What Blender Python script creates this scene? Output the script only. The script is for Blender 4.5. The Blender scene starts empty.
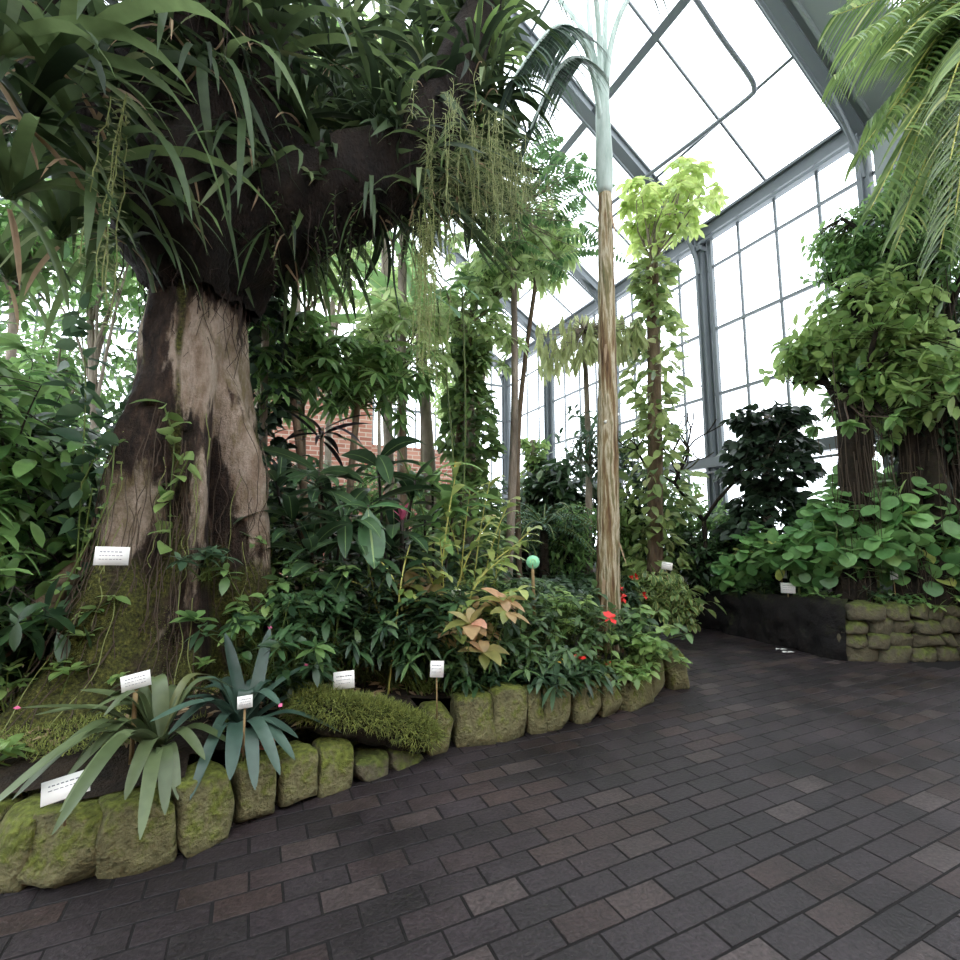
import bpy, math, random
import numpy as np
from mathutils import noise, Vector
PI=math.pi
C=bpy.context.scene.collection
rs=np.random.RandomState(7); random.seed(7)

# ------------------------------------------------------------------ camera numbers (used to lay the place out at true distances)
H=1.6; PITCH=math.radians(6.6); AZ=math.radians(25.2)
def at(u,v,d):
    r=u-480; up=480-v
    f=480*math.cos(PITCH)-up*math.sin(PITCH); z=up*math.cos(PITCH)+480*math.sin(PITCH)
    x=r*math.cos(AZ)+f*math.sin(AZ); y=-r*math.sin(AZ)+f*math.cos(AZ)
    t=d/math.hypot(x,y); return np.array([x*t,y*t,H+z*t])

# ------------------------------------------------------------------ mesh helpers
Zv=np.array([0,0,1.])
def nrm(a):
    a=np.asarray(a,float); n=np.linalg.norm(a,axis=-1,keepdims=True); return a/np.maximum(n,1e-9)
class MB:
    def __init__(s): s.V=[];s.F=[];s.U=[];s.n=0
    def add(s,V,F,U=None):
        V=np.asarray(V,float).reshape(-1,3); F=np.asarray(F,int).reshape(-1,4)
        if U is None: U=np.zeros((len(V),2))
        s.V.append(V);s.F.append(F+s.n);s.U.append(U);s.n+=len(V); return s
    def mesh(s,name,mat,base=(0,0,0),smooth=True):
        V=np.concatenate(s.V)-np.asarray(base,float);F=np.concatenate(s.F);U=np.concatenate(s.U)
        me=bpy.data.meshes.new(name)
        me.vertices.add(len(V)); me.vertices.foreach_set('co',V.astype(np.float32).ravel())
        me.loops.add(F.size); me.loops.foreach_set('vertex_index',F.astype(np.int32).ravel())
        me.polygons.add(len(F)); me.polygons.foreach_set('loop_start',np.arange(0,F.size,4,dtype=np.int32))
        me.polygons.foreach_set('use_smooth',np.full(len(F),smooth))
        uv=me.uv_layers.new(name='uv'); uv.data.foreach_set('uv',U[F.ravel()].astype(np.float32).ravel())
        me.update(calc_edges=True); me.validate()
        me.materials.append(mat); return me
    def build(s,name,mat,parent=None,base=(0,0,0),smooth=True):
        o=bpy.data.objects.new(name,s.mesh(name,mat,base,smooth)); C.objects.link(o)
        if parent is not None: o.parent=parent
        else: o.location=base
        return o
    def box(s,c,d,rot=0,tilt=None):
        c=np.array(c,float);h=np.array(d,float)/2
        v=np.array([[x,y,z] for z in(-1,1) for y in(-1,1) for x in(-1,1)])*h
        if tilt is not None:
            R=np.array(tilt.to_3x3()) if hasattr(tilt,'to_3x3') else np.array(tilt); v=v@R.T
        if rot: 
            ca,sa=math.cos(rot),math.sin(rot); v=v@np.array([[ca,-sa,0],[sa,ca,0],[0,0,1]]).T
        return s.add(v+c,[[0,2,3,1],[4,5,7,6],[0,1,5,4],[2,6,7,3],[0,4,6,2],[1,3,7,5]])
    def bar(s,p,q,w,h,up=(0,0,1)):
        p=np.array(p,float);q=np.array(q,float);d=nrm(q-p);up=np.array(up,float)
        a=nrm(np.cross(d,up)); b=np.cross(a,d)
        v=[e+a*x*w/2+b*y*h/2 for e in(p,q) for y in(-1,1) for x in(-1,1)]
        return s.add(v,[[0,2,3,1],[4,5,7,6],[0,1,5,4],[2,6,7,3],[0,4,6,2],[1,3,7,5]])
    def tube(s,pts,rad,sides=8,jit=0,cap=True):
        pts=np.asarray(pts,float);n=len(pts);rad=np.broadcast_to(np.asarray(rad,float),(n,))
        T=nrm(np.gradient(pts,axis=0)); a=nrm(np.cross(T[0],[.31,.95,.05])); V=[];U=[]
        th=np.arange(sides)*2*PI/sides
        for i in range(n):
            a=nrm(a-T[i]*np.dot(a,T[i])); b=np.cross(T[i],a)
            r=rad[i]*(1+jit*(rs.rand(sides)-.5)) if jit else rad[i]
            V.append(pts[i]+(np.cos(th)*r)[:,None]*a+(np.sin(th)*r)[:,None]*b if jit else pts[i]+r*(np.cos(th)[:,None]*a+np.sin(th)[:,None]*b))
            U.append(np.stack([th/(2*PI),np.full(sides,i/(n-1))],1))
        V=np.concatenate(V);U=np.concatenate(U)
        k=np.arange(sides);F=[]
        for i in range(n-1):
            F.append(np.stack([i*sides+k,i*sides+(k+1)%sides,(i+1)*sides+(k+1)%sides,(i+1)*sides+k],1))
        F=np.concatenate(F)
        if cap:
            c0=len(V);V=np.concatenate([V,[pts[0],pts[-1]]]);U=np.concatenate([U,np.zeros((2,2))])
            kk=k[::2]
            F=np.concatenate([F,np.stack([np.full(len(kk),c0),(kk+2)%sides,(kk+1)%sides,kk],1),
              np.stack([np.full(len(kk),c0+1),(n-1)*sides+kk,(n-1)*sides+(kk+1)%sides,(n-1)*sides+(kk+2)%sides],1)])
        return s.add(V,F,U)
    def twigs(s,P0,P1,r0,r1,sag=0):
        P0=np.asarray(P0,float);P1=np.asarray(P1,float);N=len(P0)
        if N==0: return s
        mid=(P0+P1)/2+rs.randn(N,3)*np.linalg.norm(P1-P0,axis=1)[:,None]*.06; mid[:,2]-=sag
        d=nrm(P1-P0);a=nrm(np.cross(d,[.3,.2,.93]));b=np.cross(d,a);V=[]
        for P,r in((P0,r0),(mid,(r0+r1)/2),(P1,r1)):
            for k in range(4):
                th=k*PI/2; V.append(P+(a*math.cos(th)+b*math.sin(th))*r)
        V=np.stack(V,1); F=[]
        for i in range(2):
            for k in range(4): F.append([i*4+k,i*4+(k+1)%4,(i+1)*4+(k+1)%4,(i+1)*4+k])
        F=np.array(F)[None]+(np.arange(N)*12)[:,None,None]
        return s.add(V.reshape(-1,3),F.reshape(-1,4))
    def rib(s,P,D,L,W,bend=.5,n=4,prof='lance',fold=.18,roll=.3,wave=0):
        P=np.asarray(P,float).reshape(-1,3);N=len(P)
        if N==0: return s
        D=nrm(np.broadcast_to(D,(N,3)));L=np.broadcast_to(L,(N,)).astype(float);W=np.broadcast_to(W,(N,)).astype(float);bend=np.broadcast_to(bend,(N,)).astype(float)
        side=np.cross(D,Zv); bad=np.linalg.norm(side,axis=1)<.15
        side[bad]+=nrm(rs.randn(bad.sum(),3)) if bad.any() else 0
        side=nrm(side-D*np.sum(side*D,1,keepdims=True))
        ro=(rs.randn(N)*roll)[:,None]; nn=np.cross(side,D); side=side*np.cos(ro)+nn*np.sin(ro)
        t=np.linspace(0,1,n+1); pos=P.copy(); allV=[];
        w=PROF[prof](t)
        dprev=D
        for i,ti in enumerate(t):
            d=nrm(D+bend[:,None]*(ti**1.3)*np.array([0,0,-1.]))
            if i: pos=pos+(d+dprev)/2*(L/n)[:,None]
            dprev=d
            sd=nrm(side-d*np.sum(side*d,1,keepdims=True)); nm=np.cross(sd,d)
            hw=(W*w[i]/2)[:,None]; f=fold*hw+ (wave*hw*math.sin(ti*17) if wave else 0)
            allV+= [pos-sd*hw+nm*f,pos,pos+sd*hw+nm*f]
        V=np.stack(allV,1); m=(n+1)*3
        F=[]
        for i in range(n):
            a=i*3; F+=[[a,a+1,a+4,a+3],[a+1,a+2,a+5,a+4]]
        F=np.array(F)[None]+(np.arange(N)*m)[:,None,None]
        U=np.tile(np.stack([np.tile([0,.5,1.],n+1),np.repeat(t,3)],1),(N,1))
        return s.add(V.reshape(-1,3),F.reshape(-1,4),U)
PROF={
 'lance':lambda t:np.maximum(np.sin(PI*np.clip(t,0,1)**.85)**.8,.03),
 'ell':lambda t:np.maximum(np.sin(PI*np.clip((t-.08)/.92,0,1)**.9)**.6,.05),
 'ovate':lambda t:np.maximum(np.where(t<.12,.06,np.sin(PI*np.clip((t-.1)/.9,0,1)**.62)**.75),.05),
 'strap':lambda t:np.maximum(np.minimum(1,.65+t*2)*(1-t**4.5),.03),
 'obov':lambda t:np.maximum(np.sin(PI*np.clip(t,0,1)**1.5)**.7,.05),
 'blade':lambda t:np.maximum((1-t)**.6*np.minimum(1,.5+t*4),.03),
 'round':lambda t:np.maximum(np.where(t<.08,.05,np.sqrt(np.clip(1-(2*np.clip((t-.08)/.92,0,1)-.92)**2,0,1))),.05),
}
def basis(ax):
    ax=nrm(ax); a=np.cross(ax,np.array([.12,.33,.93])); a=nrm(a); return a,np.cross(ax,a)
def whorl(m,tips,axes,k,L,W,elev=.4,bend=.5,spread=0,jit=.25,lj=.25,**kw):
    """k leaves around every tip; spread distributes them back along the twig"""
    tips=np.asarray(tips,float).reshape(-1,3);axes=nrm(np.asarray(axes,float).reshape(-1,3));M=len(tips)
    a,b=basis(axes)
    T=np.repeat(tips,k,0);A=np.repeat(axes,k,0);a=np.repeat(a,k,0);b=np.repeat(b,k,0)
    j=np.tile(np.arange(k),M); ph=np.repeat(rs.rand(M)*6.28,k)+(j*2.4 if spread else j*2*PI/k)+rs.randn(M*k)*.25
    e=elev+rs.randn(M*k)*jit
    D=A*np.sin(e)[:,None]+(a*np.cos(ph)[:,None]+b*np.sin(ph)[:,None])*np.cos(e)[:,None]
    if spread: T=T-A*(j/k*spread)[:,None]
    s=1+(rs.rand(M*k)-.5)*2*lj
    return m.rib(T,D,L*s,W*s,bend*(.5+rs.rand(M*k)),**kw)
def ell_pts(ells,n,surf=.45):
    vol=np.array([e[3]*e[4]*e[5] for e in ells]);ix=rs.choice(len(ells),n,p=vol/vol.sum())
    E=np.array([e[:6] for e in ells])[ix]; d=nrm(rs.randn(n,3)); r=rs.rand(n)**(surf)
    return E[:,:3]+d*r[:,None]*E[:,3:6], nrm(d*np.array([1,1,.6])+np.array([0,0,.25]))
def lerp_pts(P,n):
    P=np.asarray(P,float);t=np.linspace(0,len(P)-1,n)
    # Catmull-Rom
    out=[]
    for x in t:
        i=min(int(x),len(P)-2);f=x-i
        p0=P[max(i-1,0)];p1=P[i];p2=P[i+1];p3=P[min(i+2,len(P)-1)]
        out.append(.5*((2*p1)+(-p0+p2)*f+(2*p0-5*p1+4*p2-p3)*f*f+(-p0+3*p1-3*p2+p3)*f**3))
    return np.array(out)

# ------------------------------------------------------------------ materials
def lin(c): return tuple((x/255/12.92 if x/255<=.04045 else ((x/255+.055)/1.055)**2.4) for x in c)+(1,)
def newmat(name):
    m=bpy.data.materials.new(name);m.use_nodes=True;nt=m.node_tree;nt.nodes.clear()
    out=nt.nodes.new('ShaderNodeOutputMaterial');return m,nt,out
LEAFGAIN=1.5
def leafmat(name,c1,c2,trans=.35,rough=.42,rib=None,ribw=.06,spec=.5,tip=None,edge=None,edgew=.3,gain=None):
    gain=gain or LEAFGAIN
    m,nt,out=newmat(name);N=nt.nodes.new;L=nt.links.new
    g=N('ShaderNodeNewGeometry');r=N('ShaderNodeValToRGB');L(g.outputs['Random Per Island'],r.inputs[0])
    e=r.color_ramp.elements;e[0].color=lin(c1);e[1].color=lin(c2)
    if tip: x=e.new(.93);x.color=lin(c2);e[-1].color=lin(tip);e[1].position=.93
    col=r.outputs[0]
    tc=N('ShaderNodeTexCoord');nz=N('ShaderNodeTexNoise');nz.inputs['Scale'].default_value=14;L(tc.outputs['Object'],nz.inputs['Vector'])
    hm=N('ShaderNodeHueSaturation');mr=N('ShaderNodeMapRange');mr.inputs[3].default_value=.65*gain;mr.inputs[4].default_value=1.35*gain;hm.inputs['Saturation'].default_value=.9
    L(nz.outputs['Fac'],mr.inputs[0]);L(mr.outputs[0],hm.inputs['Value']);L(col,hm.inputs['Color']);col=hm.outputs[0]
    uv=N('ShaderNodeUVMap');sp=N('ShaderNodeSeparateXYZ');L(uv.outputs[0],sp.inputs[0])
    if rib or edge:
        su=N('ShaderNodeMath');su.operation='SUBTRACT';su.inputs[1].default_value=.5;L(sp.outputs[0],su.inputs[0])
        ab=N('ShaderNodeMath');ab.operation='ABSOLUTE';L(su.outputs[0],ab.inputs[0])
    if rib:
        lt=N('ShaderNodeMath');lt.operation='LESS_THAN';lt.inputs[1].default_value=ribw;L(ab.outputs[0],lt.inputs[0])
        mx=N('ShaderNodeMixRGB');L(lt.outputs[0],mx.inputs[0]);L(col,mx.inputs[1]);mx.inputs[2].default_value=lin(rib);col=mx.outputs[0]
    if edge:
        gt=N('ShaderNodeMath');gt.operation='GREATER_THAN';gt.inputs[1].default_value=edgew;L(ab.outputs[0],gt.inputs[0])
        mx=N('ShaderNodeMixRGB');L(gt.outputs[0],mx.inputs[0]);L(col,mx.inputs[1]);mx.inputs[2].default_value=lin(edge);col=mx.outputs[0]
    p=N('ShaderNodeBsdfPrincipled');L(col,p.inputs['Base Color']);p.inputs['Roughness'].default_value=rough;p.inputs['Specular IOR Level'].default_value=spec
    t=N('ShaderNodeBsdfTranslucent');h2=N('ShaderNodeHueSaturation');h2.inputs['Hue'].default_value=.485;h2.inputs['Saturation'].default_value=.92;h2.inputs['Value'].default_value=1.4
    L(col,h2.inputs['Color']);L(h2.outputs[0],t.inputs[0])
    mx=N('ShaderNodeMixShader');mx.inputs[0].default_value=trans;L(p.outputs[0],mx.inputs[1]);L(t.outputs[0],mx.inputs[2]);L(mx.outputs[0],out.inputs[0])
    return m
def noisemat(name,cols,scale=3,rough=.8,bump=.3,stretch=(1,1,1),detail=8,moss=None,mossamt=.5,fine=8,spec=.3):
    """noise ramp over cols (pos,color); moss: colour growing where a second noise and an up-facing surface allow"""
    m,nt,out=newmat(name);N=nt.nodes.new;L=nt.links.new
    tc=N('ShaderNodeTexCoord');mp=N('ShaderNodeMapping');mp.inputs['Scale'].default_value=stretch;L(tc.outputs['Object'],mp.inputs[0])
    nz=N('ShaderNodeTexNoise');nz.inputs['Scale'].default_value=scale;nz.inputs['Detail'].default_value=detail;nz.inputs['Roughness'].default_value=.65;L(mp.outputs[0],nz.inputs['Vector'])
    r=N('ShaderNodeValToRGB');L(nz.outputs['Fac'],r.inputs[0]);e=r.color_ramp.elements
    e[0].position=cols[0][0];e[0].color=lin(cols[0][1]);e[1].position=cols[-1][0];e[1].color=lin(cols[-1][1])
    for po,c in cols[1:-1]: x=e.new(po);x.color=lin(c)
    col=r.outputs[0]
    n2=N('ShaderNodeTexNoise');n2.inputs['Scale'].default_value=scale*fine;n2.inputs['Detail'].default_value=6;L(mp.outputs[0],n2.inputs['Vector'])
    if moss:
        n3=N('ShaderNodeTexNoise');n3.inputs['Scale'].default_value=scale*.9;n3.inputs['Detail'].default_value=9;n3.inputs['Roughness'].default_value=.75;L(tc.outputs['Object'],n3.inputs['Vector'])
        g=N('ShaderNodeNewGeometry');sp=N('ShaderNodeSeparateXYZ');L(g.outputs['Normal'],sp.inputs[0])
        ma=N('ShaderNodeMath');ma.operation='MULTIPLY_ADD';L(sp.outputs[2],ma.inputs[0]);ma.inputs[1].default_value=.22;L(n3.outputs['Fac'],ma.inputs[2])
        mr=N('ShaderNodeMapRange');mr.inputs[1].default_value=.72-mossamt*.4;mr.inputs[2].default_value=.82-mossamt*.4;L(ma.outputs[0],mr.inputs[0])
        rr=N('ShaderNodeValToRGB');L(n2.outputs['Fac'],rr.inputs[0]);rr.color_ramp.elements[0].position=.35;rr.color_ramp.elements[1].position=.65
        rr.color_ramp.elements[0].color=tuple(x*.45 for x in lin(moss)[:3])+(1,);rr.color_ramp.elements[1].color=lin(moss)
        mx=N('ShaderNodeMixRGB');L(mr.outputs[0],mx.inputs[0]);L(col,mx.inputs[1]);L(rr.outputs[0],mx.inputs[2]);col=mx.outputs[0]
    p=N('ShaderNodeBsdfPrincipled');L(col,p.inputs['Base Color']);p.inputs['Roughness'].default_value=rough;p.inputs['Specular IOR Level'].default_value=spec
    ad=N('ShaderNodeMath');ad.operation='MULTIPLY_ADD';L(nz.outputs['Fac'],ad.inputs[0]);ad.inputs[1].default_value=1.5;L(n2.outputs['Fac'],ad.inputs[2])
    b=N('ShaderNodeBump');b.inputs['Strength'].default_value=bump;b.inputs['Distance'].default_value=.03;L(ad.outputs[0],b.inputs['Height']);L(b.outputs[0],p.inputs['Normal'])
    L(p.outputs[0],out.inputs[0]);return m
def plain(name,c,rough=.5,metal=0,spec=.5):
    m,nt,out=newmat(name);p=nt.nodes.new('ShaderNodeBsdfPrincipled');p.inputs['Base Color'].default_value=lin(c);p.inputs['Roughness'].default_value=rough;p.inputs['Metallic'].default_value=metal;p.inputs['Specular IOR Level'].default_value=spec
    nt.links.new(p.outputs[0],out.inputs[0]);return m
def glassmat():
    m,nt,out=newmat('greenhouse glass');N=nt.nodes.new;L=nt.links.new
    t=N('ShaderNodeBsdfTransparent');t.inputs[0].default_value=(.97,.985,1,1);g=N('ShaderNodeBsdfGlossy');g.inputs['Roughness'].default_value=.03
    f=N('ShaderNodeFresnel');f.inputs[0].default_value=1.06;x=N('ShaderNodeMixShader');L(f.outputs[0],x.inputs[0]);L(t.outputs[0],x.inputs[1]);L(g.outputs[0],x.inputs[2]);L(x.outputs[0],out.inputs[0]);return m
def pavermat():
    m,nt,out=newmat('clay pavers');N=nt.nodes.new;L=nt.links.new
    g=N('ShaderNodeNewGeometry');r=N('ShaderNodeValToRGB');L(g.outputs['Random Per Island'],r.inputs[0]);e=r.color_ramp.elements
    e[0].color=lin((34,30,31));e[1].color=lin((60,53,52));x=e.new(.6);x.color=lin((42,36,38));x=e.new(.85);x.color=lin((50,40,38))
    tc=N('ShaderNodeTexCoord');nz=N('ShaderNodeTexNoise');nz.inputs['Scale'].default_value=1.1;nz.inputs['Detail'].default_value=7;nz.inputs['Roughness'].default_value=.7;L(tc.outputs['Object'],nz.inputs['Vector'])
    n2=N('ShaderNodeTexNoise');n2.inputs['Scale'].default_value=60;n2.inputs['Detail'].default_value=5;L(tc.outputs['Object'],n2.inputs['Vector'])
    mr=N('ShaderNodeMapRange');mr.inputs[1].default_value=.32;mr.inputs[2].default_value=.68;mr.inputs[3].default_value=.5;mr.inputs[4].default_value=1.5;L(nz.outputs['Fac'],mr.inputs[0])
    m2=N('ShaderNodeMapRange');m2.inputs[1].default_value=.3;m2.inputs[2].default_value=.7;m2.inputs[3].default_value=.55;m2.inputs[4].default_value=1.5;L(n2.outputs['Fac'],m2.inputs[0])
    mu=N('ShaderNodeMath');mu.operation='MULTIPLY';L(mr.outputs[0],mu.inputs[0]);L(m2.outputs[0],mu.inputs[1])
    h=N('ShaderNodeHueSaturation');L(r.outputs[0],h.inputs['Color']);L(mu.outputs[0],h.inputs['Value'])
    p=N('ShaderNodeBsdfPrincipled');L(h.outputs[0],p.inputs['Base Color'])
    rr=N('ShaderNodeMapRange');rr.inputs[1].default_value=.35;rr.inputs[2].default_value=.65;rr.inputs[3].default_value=.42;rr.inputs[4].default_value=.6;L(nz.outputs['Fac'],rr.inputs[0]);L(rr.outputs[0],p.inputs['Roughness']);p.inputs['Specular IOR Level'].default_value=.36
    b=N('ShaderNodeBump');b.inputs['Strength'].default_value=.6;b.inputs['Distance'].default_value=.008;L(n2.outputs['Fac'],b.inputs['Height']);L(b.outputs[0],p.inputs['Normal'])
    L(p.outputs[0],out.inputs[0]);return m
def brickmat():
    m,nt,out=newmat('old red brick');N=nt.nodes.new;L=nt.links.new
    tc=N('ShaderNodeTexCoord');mp=N('ShaderNodeMapping');mp.inputs['Rotation'].default_value=(-PI/2,0,0);L(tc.outputs['Object'],mp.inputs[0])
    b=N('ShaderNodeTexBrick');L(mp.outputs[0],b.inputs[0]);b.inputs['Scale'].default_value=1;b.inputs['Brick Width'].default_value=.42;b.inputs['Row Height'].default_value=.14;b.inputs['Mortar Size'].default_value=.016
    b.inputs['Color1'].default_value=lin((190,136,118));b.inputs['Color2'].default_value=lin((158,100,84));b.inputs['Mortar'].default_value=lin((196,180,164))
    p=N('ShaderNodeBsdfPrincipled');p.inputs['Roughness'].default_value=.9;L(b.outputs[0],p.inputs['Base Color']);L(p.outputs[0],out.inputs[0]);return m
def trunkmat():
    m,nt,out=newmat('giant trunk bark');N=nt.nodes.new;L=nt.links.new
    tc=N('ShaderNodeTexCoord');mp=N('ShaderNodeMapping');mp.inputs['Scale'].default_value=(1,1,.4);L(tc.outputs['Object'],mp.inputs[0])
    def nz(s,d,src,r=.65):
        n=N('ShaderNodeTexNoise');n.inputs['Scale'].default_value=s;n.inputs['Detail'].default_value=d;n.inputs['Roughness'].default_value=r;L(src,n.inputs['Vector']);return n.outputs['Fac']
    def ramp(f,cs):
        r=N('ShaderNodeValToRGB');L(f,r.inputs[0]);e=r.color_ramp.elements;e[0].position=cs[0][0];e[0].color=lin(cs[0][1]);e[1].position=cs[-1][0];e[1].color=lin(cs[-1][1])
        for po,c in cs[1:-1]: x=e.new(po);x.color=lin(c)
        return r.outputs[0]
    def mask(w,f,lo,hi,k=.9):
        a=N('ShaderNodeMath');a.operation='MULTIPLY_ADD';L(f,a.inputs[0]);a.inputs[1].default_value=k;L(w,a.inputs[2]);r=N('ShaderNodeMapRange');r.inputs[1].default_value=lo;r.inputs[2].default_value=hi;L(a.outputs[0],r.inputs[0]);return r.outputs[0]
    def mix(f,a,b): x=N('ShaderNodeMixRGB');L(f,x.inputs[0]);L(a,x.inputs[1]);L(b,x.inputs[2]);return x.outputs[0]
    uv=N('ShaderNodeUVMap');sp=N('ShaderNodeSeparateXYZ');L(uv.outputs[0],sp.inputs[0])
    f=nz(5,9,mp.outputs[0]);f2=nz(16,6,mp.outputs[0],.75);f3=nz(45,4,tc.outputs['Object'])
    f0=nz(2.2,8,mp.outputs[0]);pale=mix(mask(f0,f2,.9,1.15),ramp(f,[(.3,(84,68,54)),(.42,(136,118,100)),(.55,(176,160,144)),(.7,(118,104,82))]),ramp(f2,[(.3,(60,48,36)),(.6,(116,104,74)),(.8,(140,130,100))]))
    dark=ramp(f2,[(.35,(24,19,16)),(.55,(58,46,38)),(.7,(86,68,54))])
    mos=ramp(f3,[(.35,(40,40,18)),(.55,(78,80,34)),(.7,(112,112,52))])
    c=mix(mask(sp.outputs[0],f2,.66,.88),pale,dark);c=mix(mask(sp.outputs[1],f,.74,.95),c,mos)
    p=N('ShaderNodeBsdfPrincipled');L(c,p.inputs['Base Color']);p.inputs['Roughness'].default_value=.85;p.inputs['Specular IOR Level'].default_value=.3
    ad=N('ShaderNodeMath');ad.operation='MULTIPLY_ADD';L(f2,ad.inputs[0]);ad.inputs[1].default_value=1.8;L(f3,ad.inputs[2])
    b=N('ShaderNodeBump');b.inputs['Strength'].default_value=.9;b.inputs['Distance'].default_value=.03;L(ad.outputs[0],b.inputs['Height']);L(b.outputs[0],p.inputs['Normal']);L(p.outputs[0],out.inputs[0]);return m
M={}
M['steel']=plain('painted grey steel',(94,101,104),.4,.2)
M['panel']=plain('grey roof panel',(112,120,118),.5,.1)
M['glass']=glassmat(); M['paver']=pavermat(); M['brick']=brickmat()
M['joint']=noisemat('joint sand',[(.3,(10,9,9)),(.7,(22,19,18))],20,.9,.2)
M['soil']=noisemat('dark potting soil',[(.3,(18,14,10)),(.7,(52,42,30))],6,.95,.6)
M['stone']=noisemat('mossy sandstone',[(.3,(50,47,34)),(.45,(98,95,64)),(.65,(132,128,92))],4,.85,.9,moss=(106,114,48),mossamt=.45)
M['stone_dark']=noisemat('dark fieldstone',[(.3,(38,36,28)),(.55,(84,80,62)),(.75,(104,98,78))],3,.85,.7,moss=(90,100,46),mossamt=.32)
M['blackwall']=noisemat('dark basalt wall',[(.3,(9,8,8)),(.6,(24,21,19)),(.8,(38,34,30))],2.5,.9,.6,moss=(50,56,26),mossamt=.2)
M['bark_big']=noisemat('weathered giant trunk bark',[(.26,(34,26,20)),(.40,(92,76,60)),(.47,(154,134,116)),(.58,(182,166,150)),(.74,(124,108,88))],1.7,.85,.7,stretch=(1,1,.45),moss=(84,86,36),mossamt=.34,fine=6)
M['peat']=noisemat('shade black root peat',[(.3,(10,8,7)),(.6,(34,26,20)),(.8,(52,42,32))],5,.95,1.0,stretch=(1,1,.4),moss=(44,52,24),mossamt=.15)  # peat kept near black: the crown's inner shade is put into the colour
M['bark_dark']=noisemat('dark mossy limb bark',[(.3,(14,12,9)),(.6,(44,38,28)),(.8,(66,60,42))],3,.9,.8,moss=(58,66,26),mossamt=.3)
M['bark_grey']=noisemat('grey bark',[(.3,(76,70,60)),(.5,(132,122,108)),(.7,(164,154,138))],5,.85,.5,stretch=(1,1,.3))
M['bark_brown']=noisemat('brown stem bark',[(.3,(54,44,34)),(.5,(108,92,74)),(.7,(142,126,104))],5,.85,.5,stretch=(1,1,.3))
M['bark_palm']=noisemat('streaked palm bark',[(.34,(52,36,24)),(.43,(110,86,58)),(.49,(142,128,92)),(.54,(190,180,156)),(.58,(128,118,82)),(.66,(88,90,60))],6,.75,.9,stretch=(1.6,1.6,.12),fine=4,detail=8)
M['shaft']=noisemat('pale crownshaft',[(.3,(120,140,128)),(.6,(176,190,182)),(.8,(200,206,198))],5,.45,.1,stretch=(1,1,.2))
M['root']=plain('aerial root',(74,62,48),.85); M['rootgreen']=plain('green hanging vine',(120,128,70),.6)
M['rootdark']=plain('dark hanging rootlets',(46,34,26),.9)
M['stem']=plain('green stem',(86,104,44),.5); M['stem_y']=plain('yellow green stem',(170,168,88),.5); M['stem_d']=plain('dark stem',(44,36,28),.7)
M['moss']=leafmat('moss cushion',(78,90,30),(136,146,58),.3,.8,gain=1.1)
M['wood']=noisemat('stake wood',[(.3,(120,100,68)),(.7,(168,146,104))],12,.8,.2,stretch=(1,1,.2))
M['card']=plain('white label card',(232,232,226),.45); M['print']=plain('label print',(120,122,128),.6)
M['green']=plain('mint green disc',(150,224,178),.5); M['pale']=plain('pale symbol',(176,222,150),.5)
G={}
G['brom']=leafmat('olive bromeliad leaf',(74,92,50),(112,130,84),.2,.38,tip=(120,118,60),gain=.8)
G['brom2']=leafmat('blue green bromeliad leaf',(50,78,66),(84,114,96),.18,.36,gain=.8)
G['epi']=leafmat('dark strap leaf',(22,36,22),(62,84,46),.35,.5,tip=(96,100,60),gain=1,spec=.3)
G['epi2']=leafmat('mid green strap leaf',(36,56,30),(88,112,60),.4,.48,tip=(112,124,84),gain=1.1,spec=.35)
G['epi3']=leafmat('bright strap leaf',(70,104,40),(118,150,70),.4,.4)
G['dark']=leafmat('dark broad leaf',(26,50,28),(64,98,54),.3,.34,tip=(96,120,70),gain=1.1)
G['dark_rib']=leafmat('dark leaf with pale rib',(28,54,32),(70,100,62),.3,.33,rib=(120,146,92),ribw=.03,gain=1.1)
G['mid']=leafmat('mid green leaf',(48,84,38),(102,138,70),.42,.38,gain=1.65)
G['shade']=leafmat('shaded bed leaf',(38,66,34),(90,122,64),.35,.4,gain=1.1)  # darker copy of the mid leaf: undergrowth shade put into its colour
G['blue']=leafmat('blue green leaf',(36,66,44),(88,120,84),.35,.4,gain=1.0)
G['lime']=leafmat('light lime leaf',(132,160,76),(178,198,112),.5,.42,gain=1.15)
G['limey']=leafmat('fresh green leaf',(84,122,56),(140,168,88),.45,.4,gain=1.15)
G['ivy']=leafmat('ivy leaf',(44,74,36),(96,126,62),.35,.35,tip=(128,150,80))
G['ivyd']=leafmat('dark ivy leaf',(24,40,28),(54,78,52),.2,.45,spec=.3,gain=1)
G['hazy']=leafmat('hazed green leaf',(120,150,92),(176,196,132),.5,.45,gain=1.2)  # background haze and brightness put into the leaf colour
G['pothos']=leafmat('variegated climbing leaf',(74,106,48),(146,168,92),.38,.35,tip=(206,210,156),gain=1.1)
G['varieg']=leafmat('cream edged leaf',(62,92,44),(98,126,66),.35,.4,edge=(168,176,110),edgew=.34)
G['round']=leafmat('large round leaf',(56,100,48),(104,146,78),.4,.4,tip=(176,178,84))
G['yell']=leafmat('yellow green ginger leaf',(86,112,42),(150,160,84),.4,.36,tip=(186,178,110))
G['red']=leafmat('coppery leaf',(104,116,50),(168,128,92),.4,.4,tip=(196,120,110))
G['fern']=leafmat('dark fern leaflet',(34,66,48),(74,112,78),.35,.45)
G['palm']=leafmat('palm leaflet',(58,92,40),(118,148,70),.4,.4,tip=(160,168,100),gain=1.05)
G['palmd']=leafmat('dark palm leaflet',(24,46,38),(54,80,56),.15,.55,gain=1,spec=.2)
G['pod']=leafmat('limp young leaf',(128,142,84),(164,174,116),.4,.5,gain=1.1)
G['straw']=leafmat('grey green tillandsia strand',(92,104,62),(136,146,96),.4,.7,gain=1.1)
G['brown']=leafmat('withered brown leaf',(92,74,50),(150,128,96),.3,.7)
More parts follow.
